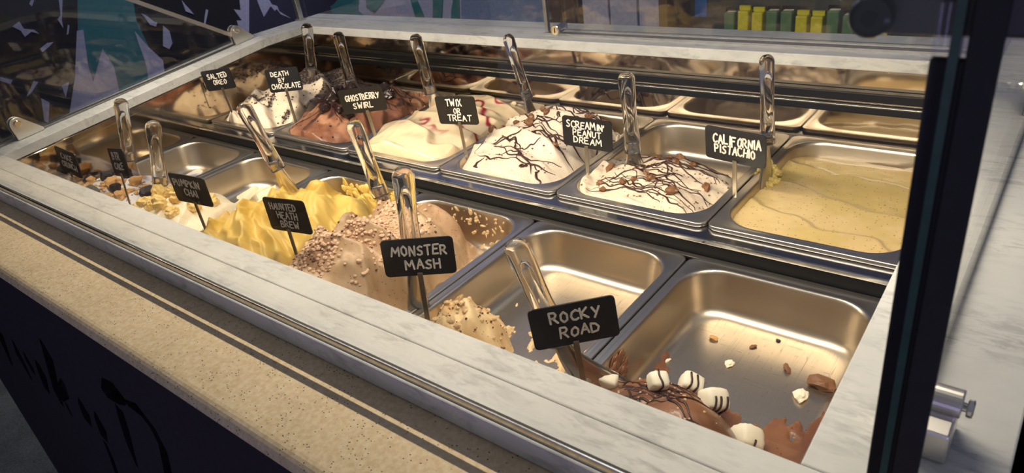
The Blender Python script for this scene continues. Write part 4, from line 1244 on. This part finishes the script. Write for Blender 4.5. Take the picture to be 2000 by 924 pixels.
# hollow inside the handle
cv = [ell_ring(0.004, 0.003, 0.030), ell_ring(0.0125, 0.0062, 0.036), ell_ring(0.0115, 0.0060, 0.070), ell_ring(0.0130, 0.0066, 0.098), ell_ring(0.010, 0.005, 0.108), ell_ring(0.002, 0.002, 0.112)]
cV, cF = loft(cv, True)
cF.append(tuple(range(n0))[::-1])
cF = [tuple(f[::-1]) for f in cF]
k = len(hV)
hV2 = hV + cV; hF2 = hF + [tuple(i + k for i in f) for f in cF]
handle_me = None
def blade_mesh(len_, wmax, bend=0.0):
    rows = []
    N = 14
    for i in range(N + 1):
        t_ = i / N
        z = 0.020 - t_ * (len_ + 0.020)
        w_ = 0.018 + (wmax - 0.018) * (0 if t_ < 0.25 else ((t_ - 0.25) / 0.75) ** 0.9)
        if t_ > 0.9: w_ *= 1 - 0.25 * (t_ - 0.9) / 0.1
        row = []
        for j in range(7):
            u = (j - 3) / 3
            row.append((u * w_ / 2 + bend * max(0, t_ - 0.2) ** 1.5, 0.10 * w_ * u * u - 0.0, z))
        rows.append(row)
    V, Fc = [], []
    for s, dy in ((0, 0.0), (1, 0.0014)):
        for row in rows:
            V += [(p[0], p[1] + dy, p[2]) for p in row]
    n1 = (N + 1) * 7
    for i in range(N):
        for j in range(6):
            a_ = i * 7 + j
            Fc.append((a_, a_ + 1, a_ + 8, a_ + 7)); Fc.append((n1 + a_, n1 + a_ + 7, n1 + a_ + 8, n1 + a_ + 1))
    for i in range(N):
        for j in (0, 6):
            a_ = i * 7 + j; b_ = a_ + 7
            Fc.append((a_, b_, n1 + b_, n1 + a_) if j == 0 else (a_, n1 + a_, n1 + b_, b_))
    for i in (0, N):
        for j in range(6):
            a_ = i * 7 + j
            Fc.append((a_, n1 + a_, n1 + a_ + 1, a_ + 1) if i == 0 else (a_, a_ + 1, n1 + a_ + 1, n1 + a_))
    return V, Fc
def spade(entry, B, T, label, yaw=0.0, below=0.03, wmax=0.040, bend=0.0):
    global handle_me
    entry, B, T = Vector(entry), Vector(B), Vector(T)
    d = (T - B).normalized()
    v = Vector((CAM_LOC[0], CAM_LOC[1], B.z)) - B
    xw = d.cross(v).normalized()
    yv = d.cross(xw).normalized()
    Rm = Matrix((xw, yv, d)).transposed() @ Matrix.Rotation(yaw, 3, 'Z')
    t = empty('ice_cream_spade', B, Rm.to_euler())
    if handle_me is None:
        h = finish('handle', hV2, hF2, M['acrylic'], t); handle_me = h.data
    else:
        h = bpy.data.objects.new('handle', handle_me); COL.objects.link(h); h.parent = t
    Lb = (B - entry).length + below
    V, Fc = blade_mesh(Lb, wmax, bend)
    finish('blade', V, Fc, M['blade'], t)
    bm = bmesh.new()
    for zz in (0.007, 0.015):
        cyl_bm(bm, (0, -0.0086, zz), (0, 0.0092, zz), 0.0026, 12)
    from_bm('rivets', bm, M['acrylic'], t)
    tag(t, label, 'spade', 'clear handled ice cream spades')
    return t
sp = 'clear handled ice cream spade '
spade((0.1556, 0.2687, 0.07), (0.1574, 0.2694, 0.0802), (0.1803, 0.2779, 0.213), sp + 'standing in the cookie crumb ice cream, back left corner')
spade((0.2966, 0.278, 0.05), (0.2965, 0.2778, 0.0621), (0.2953, 0.2757, 0.1971), sp + 'standing among the brownie chunks', 0.1)
spade((0.5665, 0.2864, 0.03), (0.5657, 0.2828, 0.0697), (0.563, 0.2706, 0.2041), sp + 'standing behind the TWIX OR TREAT sign', -0.15)
spade((0.8156, 0.3192, 0.05), (0.811, 0.3189, 0.0695), (0.78, 0.3166, 0.2009), sp + 'leaning behind the tall white drizzled ice cream', 0.9)
spade((1.1344, 0.1828, 0.04), (1.1329, 0.1846, 0.0513), (1.1146, 0.2053, 0.1834), sp + "upright right of the SCREAMIN' PEANUT DREAM sign")
spade((1.3498, 0.222, 0.02), (1.3427, 0.2327, 0.0772), (1.3264, 0.2574, 0.2089), sp + 'seen side-on behind the CALIFORNIA PISTACHIO sign', 0.95)
spade((0.1545, -0.2324, 0.03), (0.1592, -0.2284, 0.0552), (0.1838, -0.2078, 0.1863), sp + 'leftmost in the front row, among dark cookie pieces')
spade((0.3227, -0.2536, 0.03), (0.3246, -0.2524, 0.0383), (0.3546, -0.2337, 0.1686), sp + 'standing among the yellow cake pieces')
spade((0.5838, -0.1348, 0.02), (0.5784, -0.1424, 0.0681), (0.5636, -0.1634, 0.2007), sp + 'with stained sleeve leaning out of the yellow ice cream', 0.2)
spade((0.8275, -0.1142, 0.02), (0.8241, -0.1158, 0.0494), (0.8084, -0.1234, 0.1832), sp + 'leaning between the yellow and the toffee ice cream')
spade((1.0610, -0.2800, -0.001), (1.0665, -0.2750, 0.0735), (1.0775, -0.2680, 0.2080), sp + 'upright behind the MONSTER MASH sign', 0.0, 0.05)
spade((1.3304, -0.2957, 0.0), (1.3175, -0.3019, 0.0514), (1.2849, -0.3177, 0.1814), sp + 'lying across the empty pan behind the ROCKY ROAD sign', 0.1, 0.045, 0.058, 0.050)
